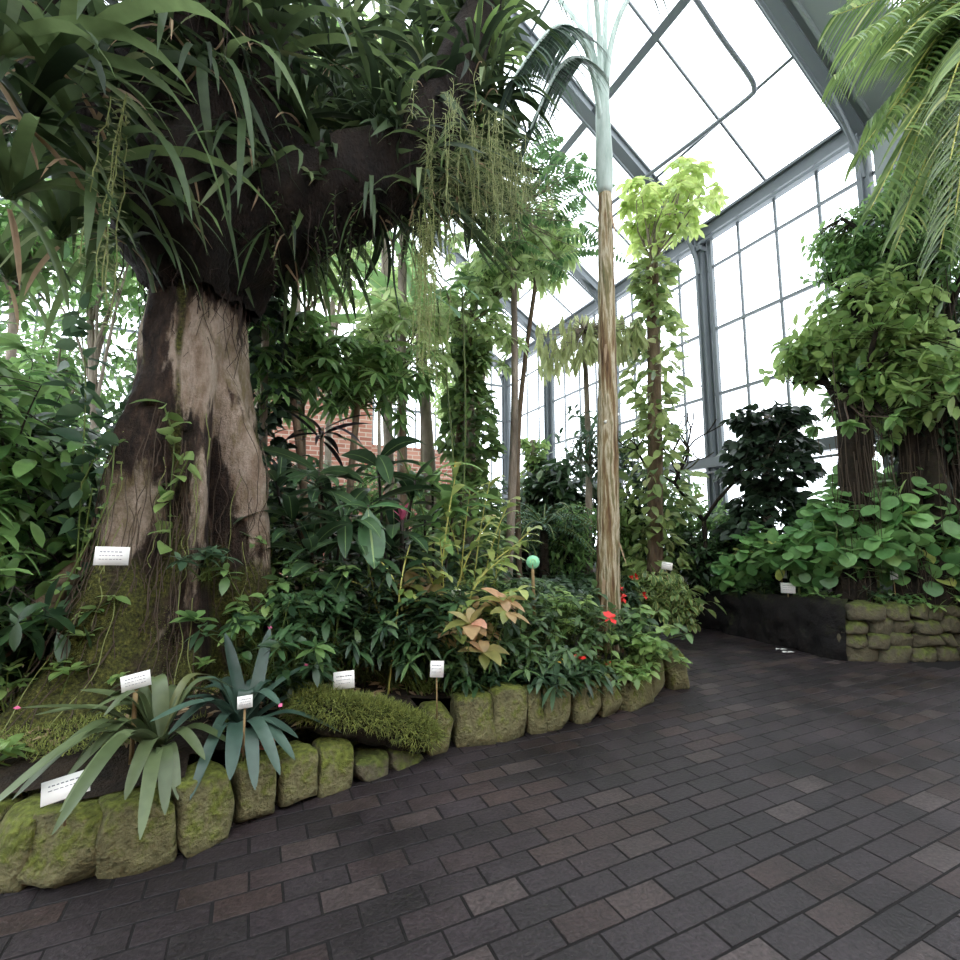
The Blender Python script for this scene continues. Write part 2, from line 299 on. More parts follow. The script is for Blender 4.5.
G['flower']=plain('red petals',(206,40,34),.5); G['pink']=plain('pink petals',(206,96,136),.5); G['yfl']=plain('yellow bract',(224,176,60),.5)

# ------------------------------------------------------------------ things
def empty(name,loc,label=None,cat=None,group=None,kind=None):
    o=bpy.data.objects.new(name,None);C.objects.link(o);o.location=loc;o.empty_display_size=.1
    return tag(o,label,cat,group,kind)
def tag(o,label=None,cat=None,group=None,kind=None):
    if label:o['label']=label
    if cat:o['category']=cat
    if group:o['group']=group
    if kind:o['kind']=kind
    return o
SUBS={'print':'card','symbol':'disc','crown_foliage':'crown_stalks','flower_spikes':'stems','leaf_tip':'leaves','peeling_bark':'trunk'}
def thing(name,label,cat,loc,parts,group=None):
    """parts: list of (part name, MB, material[, label])"""
    loc=np.asarray(loc,float); r=empty(name,loc,label,cat,group)
    made={}
    for p in parts:
        if p[1].n==0: continue
        o=p[1].build(p[0],p[2],r,loc)
        if len(p)>3:o['label']=p[3]
        if p[0] in SUBS and SUBS[p[0]] in made: o.parent=made[SUBS[p[0]]]
        made[p[0]]=o
    bpy.context.view_layer.update() if False else None
    return r
KIDS={}
def dup(root,loc,rz=0,s=1,label=None,group=None,rx=0,ry=0,cat=None):
    if root.name not in KIDS: KIDS[root.name]=[o for o in C.objects if o.parent==root]
    r=root.copy();C.objects.link(r);r.location=loc;r.rotation_euler=(rx,ry,rz);r.scale=(s,s,s)
    if label:r['label']=label
    if group:r['group']=group
    for ch in KIDS[root.name]:
        c=ch.copy();C.objects.link(c);c.parent=r
    return r
def lab_fill(l,*a): return l.format(*a)

# ================================================================== THE SETTING
# ---- beds outline
stones_px=[(0,888),(60,893),(130,878),(190,852),(245,822),(300,803),(350,783),(400,765),(440,748),(500,742),(560,728),(620,716),(660,697)]
XW=10.0; Y0,Y1=-4.0,18.4; ZE=9.1; SL=.65; XR=1.0; XL=-8.0
def roofz(x): return ZE+SL*(XW-x) if x>=XR else ZE+SL*(x-XL)
# ---- floor: pavers
fb=MB(); fb.box((2,7,-.013),(20.4,22.8,.03))
floor=fb.build('floor',M['joint']); tag(floor,kind='structure')
pv=MB()
RW,RH=.285,.1425
def in_beds(x,y):
    if x>7.35 and y>2.9: return True
    if y>3.95 and x<3.4: return True
    return y>8.3
rows=range(-20,70)
Vs=[];
for r in rows:
    y0=1.305+r*RH
    off=0 if r%2==0 else .1425
    for c in range(-24,30):
        x0=2.20+off+c*RW-RW
        if x0<-4.5 or x0>9 or y0<-1.5 : continue
        if in_beds(x0,y0) and in_beds(x0+RW,y0+RH): continue
        Vs.append((x0,y0))
Vs=np.array(Vs);n=len(Vs)
g=.0062;b=.0012
cx=Vs[:,0]+RW/2;cy=Vs[:,1]+RH/2
hx=RW/2-g+rs.randn(n)*.0012;hy=RH/2-g+rs.randn(n)*.001
zt=rs.randn(n)*.0005;tx=rs.randn(n)*.0025;ty=rs.randn(n)*.004;an=rs.randn(n)*.006
vv=[]
for (k,zz) in ((1,-.03),(1,-b),(0,0)):
    for sx,sy in((-1,-1),(1,-1),(1,1),(-1,1)):
        X=sx*(hx-(0 if k else b));Y=sy*(hy-(0 if k else b))
        vv.append(np.stack([cx+X-Y*an,cy+Y+X*an,.0045+zt+zz+X*tx+Y*ty],1))
vv=np.stack(vv,1)
ff=[[8,9,10,11]]+[[i,(i+1)%4,4+(i+1)%4,4+i] for i in range(4)]+[[4+i,4+(i+1)%4,8+(i+1)%4,8+i] for i in range(4)]
ff=np.array(ff)[None]+(np.arange(n)*12)[:,None,None]
pv.add(vv.reshape(-1,3),ff.reshape(-1,4)); pv.build('paving',M['paver'],floor,smooth=False)

# ---- greenhouse shell
def struct(name,mb,mat,parent=None,kind='structure'):
    o=mb.build(name,mat,parent,smooth=False)
    if parent is None: tag(o,kind=kind)
    return o
posts_y=[18.4,15.0,11.45,7.95,4.35,.8,-2.7]
m=MB()
for (x,z0,z1) in ((XW,1.25,ZE-.05),): m.box((XW+.02,(Y0+Y1)/2,(z0+z1)/2),(.012,Y1-Y0,z1-z0))
wr=struct('wall_right',m,M['glass'])
m=MB();m.box((XW+.05,(Y0+Y1)/2,.62),(.25,Y1-Y0,1.24));struct('plinth',m,M['panel'],wr)
for y in posts_y[:-1]:
    m=MB();m.box((XW-.12,y,ZE/2),(.16,.20,ZE));m.box((XW-.12,y,ZE/2),(.3,.03,ZE-.02));m.box((XW-.02,y-.23,ZE/2),(.1,.1,ZE));m.box((XW-.12,y,ZE-.35),(.3,.26,.12))
    struct('post',m,M['steel'],wr)
    m=MB();m.tube(lerp_pts([(XW-.2,y,ZE-1.0),(XW-.33,y,ZE-.45),(XW-.8,y,ZE+.15),(XW-1.3,y,ZE+.68)],9),.055,8);struct('bracket',m,M['steel'],wr)
for z,t in((8.2,.05),(6.6,.06),(4.98,.06)):
    m=MB();m.bar((XW-.02,Y0,z),(XW-.02,Y1,z),t,t+.01);struct('girt',m,M['steel'],wr)
m=MB();m.bar((XW-.2,Y0,3.32),(XW-.2,Y1,3.32),.22,.24);m.bar((XW-.3,Y0,3.08),(XW-.3,Y1,3.08),.05,.05);struct('girt',m,M['steel'],wr)
m=MB();m.bar((XW-.2,Y0,1.9),(XW-.2,Y1,1.9),.04,.04);m.bar((XW-.2,Y0,2.1),(XW-.2,Y1,2.1),.03,.03);struct('heating_rail',m,M['steel'],wr)
for i in range(26):
    y=18.4-.88*(i+1)
    if y<Y0: break
    m=MB();m.bar((XW-.01,y,1.25),(XW-.01,y,ZE),.045,.05,(0,1,0));struct('mullion',m,M['steel'],wr)
m=MB();m.bar((XW-.06,Y0,ZE),(XW-.06,Y1,ZE),.32,.26);m.bar((XW-.2,Y0,ZE-.22),(XW-.2,Y1,ZE-.22),.07,.07);m.bar((XW-.27,Y0,ZE+.14),(XW-.27,Y1,ZE+.14),.08,.06);struct('eave_beam',m,M['steel'],wr)
for (a,bb) in (((XW-.12,7.95,ZE-.4),(XW-.12,11.45,5.1)),((XW-.12,11.45,ZE-.4),(XW-.12,7.95,5.1)),((XW-.12,7.95,1.3),(XW-.12,11.45,3.2)),((XW-.12,11.45,1.3),(XW-.12,7.95,3.2))):
    m=MB();m.tube([a,bb],.013,6);struct('brace',m,M['steel'],wr)
m=MB();m.box((XL-.02,(Y0+Y1)/2,(ZE+1)/2),(.012,Y1-Y0,ZE-1))
wl=struct('wall_left',m,M['glass'])
m=MB();m.box((XL,(Y0+Y1)/2,.5),(.25,Y1-Y0,1));struct('plinth',m,M['panel'],wl)
for y in posts_y: m=MB();m.box((XL+.1,y,ZE/2),(.2,.2,ZE));struct('post',m,M['steel'],wl)
for z in(8.2,6.6,5,3.3): m=MB();m.bar((XL,Y0,z),(XL,Y1,z),.06,.07);struct('girt',m,M['steel'],wl)
for i in range(25): m=MB();m.bar((XL,18.4-.88*(i+1),1),(XL,18.4-.88*(i+1),ZE),.045,.05,(0,1,0));struct('mullion',m,M['steel'],wl)
# back: glass gable with brick part
def gable(m,y,z0,t,z1off=0):
    V=[];
    for yy in(y-t/2,y+t/2):
        V+=[(XL,yy,z0),(XW,yy,z0),(XW,yy,ZE),(XR,yy,roofz(XR)),(XL,yy,ZE)]
    m.add(V,[[0,1,2,4],[2,3,4,4],[5,9,7,6],[7,9,8,8],[0,5,6,1],[1,6,7,2],[2,7,8,3],[3,8,9,4],[4,9,5,0]])
m=MB();gable(m,Y1,1.0,.012);wb=struct('wall_back',m,M['glass'])
m=MB();m.box(((XL+XW)/2,Y1,.5),(XW-XL,.25,1));struct('plinth',m,M['panel'],wb)
for i in range(21):
    x=XL+.86*i; m=MB();m.bar((x,Y1-.02,1),(x,Y1-.02,roofz(x)),.05,.05,(1,0,0));struct('mullion',m,M['steel'],wb)
for z in(8.2,6.6,5,3.3,9.1,11): 
    ex=0 if z<=9.1 else (z-ZE)/SL
    m=MB();m.bar((XL+ex,Y1-.04,z),(XW-ex,Y1-.04,z),.08,.09);struct('girt',m,M['steel'],wb)
m=MB();m.box(((-.8+3.35)/2,15.6,3.4),(3.35+.8,.5,6.8));bw=struct('trim_1',m,M['brick'])
m=MB();m.box(((-.8+3.35)/2,15.6,6.86),(3.5+.9,.62,.12));struct('coping',m,M['bark_brown'],bw)
m=MB();m.box((4.9,15.9,2.3),(3.2,.4,4.6));struct('trim_2',m,M['brick'])
# unseen front wall: brick lower put in to darken the floor, glass gable above
m=MB();m.box(((XL+XW)/2,Y0,3.2),(XW-XL,.4,6.4));wf=struct('wall_front_unseen',m,M['brick'])
m=MB();gable(m,Y0,6.4,.012);struct('gable_glass',m,M['glass'],wf)
# ceiling
m=MB()
for (xa,xb) in((XW,XR),(XL,XR)):
    za,zb=ZE+.05,roofz(XR)+.05
    V=[(xa,Y0,za),(xa,Y1,za),(xb,Y1,zb),(xb,Y0,zb)]; V=V+[(p[0],p[1],p[2]+.012) for p in V]
    m.add(V,[[0,1,2,3],[4,7,6,5],[0,4,5,1],[1,5,6,2],[2,6,7,3],[3,7,4,0]])
ce=struct('ceiling',m,M['glass'])
up=nrm(np.array([SL,0,1.]))
for y in posts_y:
    for (xa,s) in((XW,1),(XL,-1)):
        m=MB();w=.18
        m.bar((xa-s*.1,y,ZE-.02),(XR,y,roofz(XR)-.1),w,.3,(s*SL,0,1));m.bar((xa-s*.1,y,ZE-.2),(XR,y,roofz(XR)-.27),.28,.04,(s*SL,0,1))
        struct('rafter',m,M['steel'],ce)
        m=MB();m.tube([(xa-s*.7,y,ZE-.05),(XR,y,roofz(XR)-.6)],.035,6)
        struct('tie_rod',m,M['steel'],ce)
m=MB();m.bar((XW-.1,3.83,ZE-.02),(XR,3.83,roofz(XR)-.1),.95,.06,(SL,0,1));m.bar((XW-.1,3.32,ZE-.1),(XR,3.32,roofz(XR)-.18),.14,.22,(SL,0,1));m.bar((XW-.1,4.1,ZE-.1),(XR,4.1,roofz(XR)-.18),.05,.1,(SL,0,1));struct('roof_panel',m,M['panel'],ce)
m=MB();m.box((XW-.1,3.8,ZE/2),(.12,.75,ZE));struct('post',m,M['panel'],wr)
for x in(8.35,6.6,4.9,3.0):
    m=MB();t=.05 if x in(8.35,4.9) else .16
    m.bar((x,Y0,roofz(x)-.02-t/2),(x,Y1,roofz(x)-.02-t/2),t,t*1.1,(SL,0,1));struct('purlin',m,M['steel'],ce)
for x in(-6,-4,-2): m=MB();m.bar((x,Y0,roofz(x)-.08),(x,Y1,roofz(x)-.08),.14,.14,(-SL,0,1));struct('purlin',m,M['steel'],ce)
m=MB();m.bar((XR,Y0,roofz(XR)),(XR,Y1,roofz(XR)),.3,.3);struct('ridge_beam',m,M['steel'],ce)
for i in range(25):
    y=18.4-.88*(i+1)*2/1
    if y<Y0: break
    for (xa,s) in((XW,1),(XL,-1)):
        m=MB();m.bar((xa,y,ZE+.02),(XR,y,roofz(XR)+.02),.04,.05,(s*SL,0,1));struct('glazing_bar',m,M['steel'],ce)
# heating pipe slung under the roof
def roofpt(u,v,drop=.35):
    d=at(u,v,1.)-np.array([0,0,H]); # (x,y,z) per unit horizontal
    t=(ZE-drop+SL*XW-H)/(d[2]+SL*d[0]); return np.array([0,0,H])+d*t
pp=[roofpt(*p) for p in((690,-10),(722,38),(748,74),(754,88),(748,98),(700,136),(655,170),(600,212))]
m=MB();m.tube(lerp_pts(pp,24),.045,8);o=m.build('heating_pipe',M['steel']);tag(o,'grey bent heating pipe slung under the sloping glass roof','pipe')

# ---- soil of the beds
def soil(name,poly,zf,step=.18):
    xs=[p[0] for p in poly];ys=[p[1] for p in poly]
    def inside(x,y):
        c=False;j=len(poly)-1
        for i in range(len(poly)):
            xi,yi=poly[i];xj,yj=poly[j]
            if (yi>y)!=(yj>y) and x<(xj-xi)*(y-yi)/(yj-yi)+xi:c=not c
            j=i
        return c
    nx=int((max(xs)-min(xs))/step)+1;ny=int((max(ys)-min(ys))/step)+1
    X=min(xs)+np.arange(nx+1)*step;Y=min(ys)+np.arange(ny+1)*step
    V=[(x,y,zf(x,y)+.05*noise.noise(Vector((x*2.3,y*2.3,0)))) for y in Y for x in X];F=[]
    for j in range(ny):
        for i in range(nx):
            if inside(X[i]+step/2,Y[j]+step/2): a=j*(nx+1)+i;F.append([a,a+1,a+nx+2,a+nx+1])
    m=MB();m.add(V,F);o=m.build(name,M['soil']);tag(o,kind='structure');return o
def gz(x,y):
    if x>7.1 and y>3 and y<6.6 or x>7.6 and y>2.5: return .64
    if y>7.1: return .3
    d=math.hypot(x+.5,(y-4.7)); return .25+.3*math.exp(-(d/1.5)**2)
def fxy(u,v,z=0):
    d=at(u,v,1.);k=(z-H)/(d[2]-H);return d[0]*k,d[1]*k
edge=[fxy(*p) for p in stones_px]
E2=[(x+.0,y+.16) for x,y in edge]
soil('bed_soil',[(-8,4.6),(-2.6,3.9),(-1.5,3.45)]+E2+[(4.0,4.1),(4.15,4.7),(4.2,5.3),(4.0,6.0),(3.4,6.6),(-8,7.2)],gz)
soil('bed_soil',[(-8,7.0),(3.2,7.6),(4.7,7.9),(5.8,7.0),(6.9,6.7),(7.15,6.2),(9.9,6.2),(9.9,18.2),(-8,18.2)],lambda x,y:.3+.32*min(1,max(0,(x-6.8)*2)),.25)
soil('bed_soil',[(7.3,3.85),(7.8,3.5),(8.3,3.3),(9.9,3.1),(9.9,6.4),(7.2,6.4)],lambda x,y:.63,.15)

# ================================================================== STONES
def stone(w,d,h,seed,n=8,power=4.5,rough=.05,flat=.72):
    V=[];F=[];idx={}
    def vid(p):
        k=tuple(np.round(p,5))
        if k not in idx: idx[k]=len(V);V.append(p)
        return idx[k]
    L=np.linspace(-1,1,n+1)
    for ax in range(3):
        for s in(-1,1):
            for i in range(n):
                for j in range(n):
                    q=[]
                    for (a,b_) in((i,j),(i+1,j),(i+1,j+1),(i,j+1)):
                        p=[0,0,0];p[ax]=s;p[(ax+1)%3]=L[a];p[(ax+2)%3]=L[b_];q.append(vid(np.array(p,float)))
                    F.append(q if s>0 else q[::-1])
    V=np.array(V);r=(np.abs(V)**power).sum(1)**(1/power);V=V/r[:,None]
    rn=np.random.RandomState(seed)
    for _ in range(7):   # split faces
        nn=nrm(rn.randn(3)*np.array([1,1,.8]));dd=flat+rn.rand()*.3;ov=np.maximum(V@nn-dd,0);V-=ov[:,None]*nn*.9
    sh=rn.randn(2)*.10; V[:,0]+=V[:,2]*sh[0]; V[:,1]+=V[:,2]*abs(sh[1])
    V[:,:2]*=(1-.05*V[:,2:3]*(rn.rand()))
    V=V*np.array([w,d,h])/2
    for i in range(len(V)):
        p=Vector(V[i])*5+Vector((seed*3.1,seed,0));V[i]+=nrm(V[i])*(noise.noise(p)*rough*.7+noise.noise(p*3)*rough*.3)
    m=MB();m.add(V,F);return m
def put_stone(name,label,group,mat,x,y,z,w,d,h,rz,seed,**k):
    m=stone(w,d,h,seed,**k);o=m.build(name,mat);o.location=(x,y,z+h/2-.02);o.rotation_euler=(0,0,rz);tag(o,label,'stone',group);return o
# left bed: front faces from image columns
cols=[(-85,-28,.33),(-26,22,.33),(12,90,.33),(92,173,.35),(180,236,.35),(240,278,.34),(282,320,.31),(322,353,.29),(358,392,.15),(394,424,.13),(430,457,.33),(458,496,.37),(498,528,.40),(530,547,.36),(548,576,.37),(577,603,.36),(605,625,.36),(627,654,.37),(655,668,.36)]
def base_v(u):
    P=[(-120,895)]+[(0,892),(60,895),(130,882),(190,856),(245,828),(300,806),(350,788),(400,770),(440,752),(500,744),(560,730),(620,716),(660,699),(672,686)]
    return float(np.interp(u,[p[0] for p in P],[p[1] for p in P]))
names=['at the left edge of the picture','','','','','','','','','','','','','','','','','','']
LB=['half seen at the left edge','the leftmost broad one under drooping leaf tips','big block with two leaf tips over it','broad yellow-green block left of a wide gap','upright block beside the terracotta rim','squarish block under the blue-green bromeliad','small block right of that bromeliad','small shaded block left of the mossy log','low dark rock under the mossy log','low dark rock right of the mossy log','first upright block right of the mossy log','wedge-topped block, second right of the mossy log','tall brightly mossed block in the middle of the curb','narrow slab, thinnest of the middle curb','grey-topped block near the curb middle','block with a dark spot under lance-leaved plants','slim bright green slab near the bend','large bright block just before the bend','slim block on the bend']
for i,(a,bb,h) in enumerate(cols):
    pa=np.array(fxy(a,base_v(a)));pb=np.array(fxy(bb,base_v(bb)));c=(pa+pb)/2;w=np.linalg.norm(pb-pa);t=(pb-pa)/w;nn=np.array([-t[1],t[0]])
    d=.26;c=c+nn*d*.5
    lb=LB[i]
    put_stone('curb_stone','mossy curb stone, '+lb,'curb stones of the left bed',M['stone'] if i not in(8,9) else M['stone_dark'],c[0],c[1],0,w*1.04,d,h,math.atan2(t[1],t[0]),i+3,power=10,rough=.022,flat=.93)
for k,(x,y,a) in enumerate(((4.15,3.95,1.0),(4.32,4.22,1.2),(4.42,4.52,1.4),(4.45,4.85,1.6),(4.42,5.2,1.75),(4.33,5.55,1.9))):
    put_stone('curb_stone',['yellow-green curb stone at the outer point of the bend','rounded curb stone just past the bend','curb stone past the bend, second behind','curb stone past the bend, third behind','curb stone past the bend, partly under leaves','furthest curb stone behind the palm'][k],'curb stones of the left bed',M['stone'],x,y,0,.3,.24,.38,a,40+k,power=8,rough=.025,flat=.9)
# right bed: dark wall and stacked mossy stones
wp=[(7.12,6.45),(7.1,5.8),(7.08,5.15),(7.0,4.6),(6.93,4.1),(6.97,3.75)]
m=MB()
P=lerp_pts([(x,y,0) for x,y in wp],30);P=lerp_pts(P,90);V=[];
T=nrm(np.gradient(P,axis=0));Nn=np.stack([T[:,1],-T[:,0],T[:,2]],1)*-1  # inward (+x)
prof=[(0,0),(-.02,.17),(.01,.33),(-.01,.5),(.02,.67),(.08,.73),(.3,.73),(.34,.5),(.34,0)]
prof=[(np.interp(q,range(9),[a for a,_ in prof]),np.interp(q,range(9),[z for _,z in prof])) for q in np.linspace(0,8,25)]
for i in range(90):
    for (o_,z) in prof:
        q=P[i]+Nn[i]*o_*1+np.array([0,0,z]);nz=noise.noise(Vector(q*2.2))*.08+noise.noise(Vector(q*6))*.06;V.append(q+Nn[i]*nz+np.array([0,0,nz*.6]))
F=[];k=len(prof)
for i in range(89):
    for j in range(k-1):a=i*k+j;F.append([a,a+k,a+k+1,a+1])
for j in range(11): F.append([j,j+1,k-2-j,k-1-j])
m.add(V,F);o=m.build('retaining_wall',M['blackwall']);tag(o,'dark low retaining wall along the right bed beside the path','wall')
# stacked stones right of px ~850
wl_pts=lerp_pts([(6.97,3.78,0),(7.3,3.55,0),(7.75,3.36,0),(8.25,3.2,0),(8.9,3.05,0),(9.6,2.95,0)],60)
seg=np.concatenate([[0],np.cumsum(np.linalg.norm(np.diff(wl_pts,axis=0),axis=1))])
sd=100;course=[(0,.2),(.18,.19),(.355,.19),(.53,.19)]
cn=['bottom course','second course','third course','top course']
for ci,(z,h) in enumerate(course):
    s0=-.05+[0,.0,.05,.1][ci];k=0
    rn=random.Random(ci*7+2)
    while s0<seg[-1]-.1:
        w=rn.uniform(.24,.46) if ci!=3 else rn.uniform(.2,.5)
        s=max(0,min(seg[-1],s0+w/2));x=np.interp(s,seg,wl_pts[:,0]);y=np.interp(s,seg,wl_pts[:,1])
        x2=np.interp(min(s+.05,seg[-1]),seg,wl_pts[:,0]);y2=np.interp(min(s+.05,seg[-1]),seg,wl_pts[:,1]);x1=np.interp(s-.05,seg,wl_pts[:,0]);y1=np.interp(s-.05,seg,wl_pts[:,1])
        a=math.atan2(y2-y1,x2-x1)
        hh=h*rn.uniform(.95,1.12)
        put_stone('wall_stone','fieldstone of the right bed wall, %s, %s from the left'%(cn[ci],['first','second','third','fourth','fifth','sixth','seventh','eighth','ninth','tenth','eleventh','twelfth'][k]),'fieldstones of the right bed wall',M['stone_dark'],x-math.sin(a)*.12,y+math.cos(a)*.12,z,w*1.04,.3+rn.uniform(-.05,.03),hh*1.06,a+rn.uniform(-.1,.1),sd,power=6,rough=.045,n=6,flat=.8);sd+=1;k+=1;s0+=w*.98
m=MB();V=[]
for p in wl_pts[::3]: 
    pass
# ================================================================== GIANT TREE
TB=np.array([-.5,4.75,0.])
def trunk_r(th,z):
    zz=[.0,.3,.7,1.2,1.8,2.4,3.0,3.6,4.4,6,9];rr=[.80,.68,.53,.44,.40,.40,.37,.34,.40,.42,.34]
    r=np.interp(z,zz,rr)
    lobes=[(-2.42,.62,26,0),(-2.05,.30,60,0),(-1.72,.16,90,0),(-.55,.55,45,.16),(-1.4,.2,80,.6),(-1.0,-.16,80,.8),(.3,.5,12,0),(1.9,.6,12,0),(3.0,.4,12,0)]
    for a,amp,k,o in lobes:
        c=max(0,math.cos(th-a))**k
        fade=np.interp(z,[0,.35,.8,1.4,2.1,2.6,3.0],[1.9,1.3,.85,.6,.5,.2,0]);r+=amp*c*(fade+o*math.exp(-((z-2.0)/.55)**2))*.75
    return r
def bump(x,c,w): return math.exp(-((x-c)/w)**2)
def sm(x,a,b): t=min(1,max(0,(x-a)/(b-a)));return t*t*(3-2*t)
def dark_moss(a,z):  # first weight darkens set bands and patches by angle and height, second is moss
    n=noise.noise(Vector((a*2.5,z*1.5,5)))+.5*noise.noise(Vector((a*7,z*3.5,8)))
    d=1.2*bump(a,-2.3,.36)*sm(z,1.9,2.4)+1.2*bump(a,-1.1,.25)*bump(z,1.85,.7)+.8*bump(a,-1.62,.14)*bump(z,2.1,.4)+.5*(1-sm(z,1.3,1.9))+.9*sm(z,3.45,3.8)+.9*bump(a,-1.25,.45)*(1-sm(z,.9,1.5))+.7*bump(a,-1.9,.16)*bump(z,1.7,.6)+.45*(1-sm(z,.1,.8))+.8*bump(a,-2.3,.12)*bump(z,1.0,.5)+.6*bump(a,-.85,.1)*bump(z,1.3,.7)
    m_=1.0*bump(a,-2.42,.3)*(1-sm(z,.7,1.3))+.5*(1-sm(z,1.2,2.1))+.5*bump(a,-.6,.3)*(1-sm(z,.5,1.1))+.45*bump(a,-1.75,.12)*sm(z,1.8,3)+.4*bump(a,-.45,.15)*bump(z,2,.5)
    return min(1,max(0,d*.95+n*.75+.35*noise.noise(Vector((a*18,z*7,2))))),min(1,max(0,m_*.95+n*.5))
m=MB();nz_,nt_=110,168;V=[];U=[]
for i in range(nz_+1):
    z=-.1+(i/nz_)**1.15*9.0
    for j in range(nt_):
        th=j*2*PI/nt_;r=trunk_r(th,z);c=TB+np.array([.05*math.sin(z*1.3)-.02*z*0,0,z])
        p=Vector((math.cos(th)*2.2,math.sin(th)*2.2,z*.8));q=Vector((math.cos(th)*r*7,math.sin(th)*r*7,z*2.2))
        r+=noise.noise(p)*.09+noise.noise(q)*.045+noise.noise(q*3)*.02
        V.append(c+np.array([math.cos(th)*r,math.sin(th)*r,0]));U.append(dark_moss((th+PI)%(2*PI)-PI,z))
k=np.arange(nt_);F=np.concatenate([np.stack([i*nt_+k,i*nt_+(k+1)%nt_,(i+1)*nt_+(k+1)%nt_,(i+1)*nt_+k],1) for i in range(nz_)])
m.add(V,F,np.array(U))
tree=empty('epiphyte_tree',TB,'giant buttressed tree trunk with limbs hung with strap-leaved epiphytes, left of the path','tree')
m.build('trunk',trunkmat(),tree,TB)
mt=MB();V=[];n1,n2=60,72
for i in range(n1+1):
    z=3.62+i/n1*3.6
    for j in range(n2):
        th=j*2*PI/n2;q=Vector((math.cos(th)*1.5,math.sin(th)*1.5,z*1.4));r=(.40+.32*min(1,i/9)+.25*noise.noise(q)+.1*noise.noise(q*3)+.03*noise.noise(q*9))*(1-.5*max(0,(z-5.8)/1.4))
        V.append(TB+np.array([.02+math.cos(th)*r,math.sin(th)*r,z+.06*noise.noise(q*4)]))
k=np.arange(n2);mt.add(V,np.concatenate([np.stack([i*n2+k,i*n2+(k+1)%n2,(i+1)*n2+(k+1)%n2,(i+1)*n2+k],1) for i in range(n1)]))
mt.build('dark_root_core',M['peat'],tree,TB)  # dark root mass added to give the epiphyte crown a shaded interior
limbs=[ ([(-.5,4.7,4.1),(.1,4.55,4.55),(.8,4.35,4.95),(1.25,4.2,5.35),(1.6,4.1,6.1),(1.95,4.0,7.2),(2.2,3.9,8.4)],[.55,.48,.43,.36,.26,.17,.1]),
 ([(-.55,4.7,4.3),(-1.1,4.5,4.9),(-1.8,4.2,5.7),(-2.4,3.9,6.8),(-2.8,3.7,8)],[.5,.42,.34,.24,.14]),
 ([(-.4,4.8,5.0),(0.1,5.3,5.8),(.6,5.8,6.9),(1.0,6.2,8.2)],[.36,.3,.22,.12]),
 ([(-.5,4.6,5.3),(-.5,4.1,6.0),(-.4,3.5,6.6),(-.2,2.9,7.3)],[.34,.28,.2,.1]),
 ([(1.0,4.3,5.15),(1.6,4.5,5.3),(2.2,4.8,5.8),(2.7,5.1,6.6)],[.24,.2,.15,.1]) ]
LP=[]
for P,R_ in limbs:
    m=MB();Q=lerp_pts(P,26);RR=np.interp(np.linspace(0,1,26),np.linspace(0,1,len(R_)),R_)
    m.tube(Q+rs.randn(26,3)*.012,RR,16,jit=.16);m.build('limb',M['peat'],tree,TB);LP.append((Q,RR))
# hanging rootlets
m=MB();P0=[];P1=[]
def hang_strands(m,P0,Ls,r,seg=5,wob=.05):
    for p,L in zip(P0,Ls):
        n=seg+1;q=np.stack([p+np.array([rs.randn()*wob*i/seg,rs.randn()*wob*i/seg,-L*i/seg]) for i in range(n)])
        m.tube(q,np.linspace(r,r*.4,n),3,cap=False)
for Q,RR in LP:
    for _ in range(60):
        i=rs.randint(0,22);a=rs.rand()*6.28;hang_strands(m,[Q[i]+np.array([math.cos(a),math.sin(a),-.6])*RR[i]*.9],[.25+rs.rand()*.7],.005)
for _ in range(130):
    a=-PI/2+rs.randn()*.9;z=3.6+rs.rand()*1.6;r=trunk_r(a,z)*1.02;hang_strands(m,[TB+np.array([math.cos(a)*r,math.sin(a)*r,z])],[.3+rs.rand()*.8],.005)
m.build('hanging_roots',M['rootdark'],tree,TB)
# creeping roots / green strands down the trunk face
m=MB();m2=MB()
for q in range(120):
    a=-PI/2+rs.uniform(-1.35,1.0);z0=rs.uniform(.9,2.7);n=24;L=rs.uniform(.4,1.4);pts=[];w1,w2=rs.rand()*6,rs.rand()*6
    for i in range(n):
        z=max(z0-L*i/(n-1),.15);aa=a+.035*math.sin(i*.28+w1)+.015*math.sin(i*.7+w2);r=trunk_r(aa,z)+.04;pts.append(TB+np.array([math.cos(aa)*r,math.sin(aa)*r,z]))
    (m if q%5 else m2).tube(pts,.0035,3,cap=False)
m.build('clinging_roots',M['root'],tree,TB);m2.build('green_creeper',M['rootgreen'],tree,TB)
# moss on the buttress faces: tiny blades
m=MB();P=[];D=[]
def surf(a,z):
    r=trunk_r(a,z)
    p=Vector((math.cos(a)*2.2,math.sin(a)*2.2,z*.8));q=Vector((math.cos(a)*r*7,math.sin(a)*r*7,z*2.2))
    r2=r+noise.noise(p)*.09+noise.noise(q)*.035+noise.noise(q*3)*.014
    return TB+np.array([.05*math.sin(z*1.3)+math.cos(a)*r2,math.sin(a)*r2,z]),np.array([math.cos(a),math.sin(a),.4])
for _ in range(34000):
    a=rs.uniform(-2.9,0);z=rs.uniform(.1,2.1);v=noise.noise(Vector((a*2.2,z*1.6,3)))+.5*noise.noise(Vector((a*7,z*5,9)))
    w=1.2*math.exp(-((a+2.42)/.28)**2)+1.0*math.exp(-((a+.6)/.22)**2)*(z<1)+.1
    if v+w*.55-.25*z>.22: 
        p,d=surf(a,z);P.append(p-d*.01);D.append(d+rs.randn(3)*.5)
m.rib(np.array(P),np.array(D),.03,.011,.6,n=1,prof='blade');m.build('moss',M['moss'],tree,TB)
q=rs.rand(30000,2)*[3.2,1.6]+[-3.2,3.1];P=[];D=[]
for x,y in q:
    if noise.noise(Vector((x*2,y*2,4)))+.5*noise.noise(Vector((x*7,y*7,1)))>-.05 and y>3.45 and (x<-1.0 or y>3.35): P.append((x,y,gz(x,y)+.02));D.append(rs.randn(3)*[.6,.6,.2]+[0,0,.8])
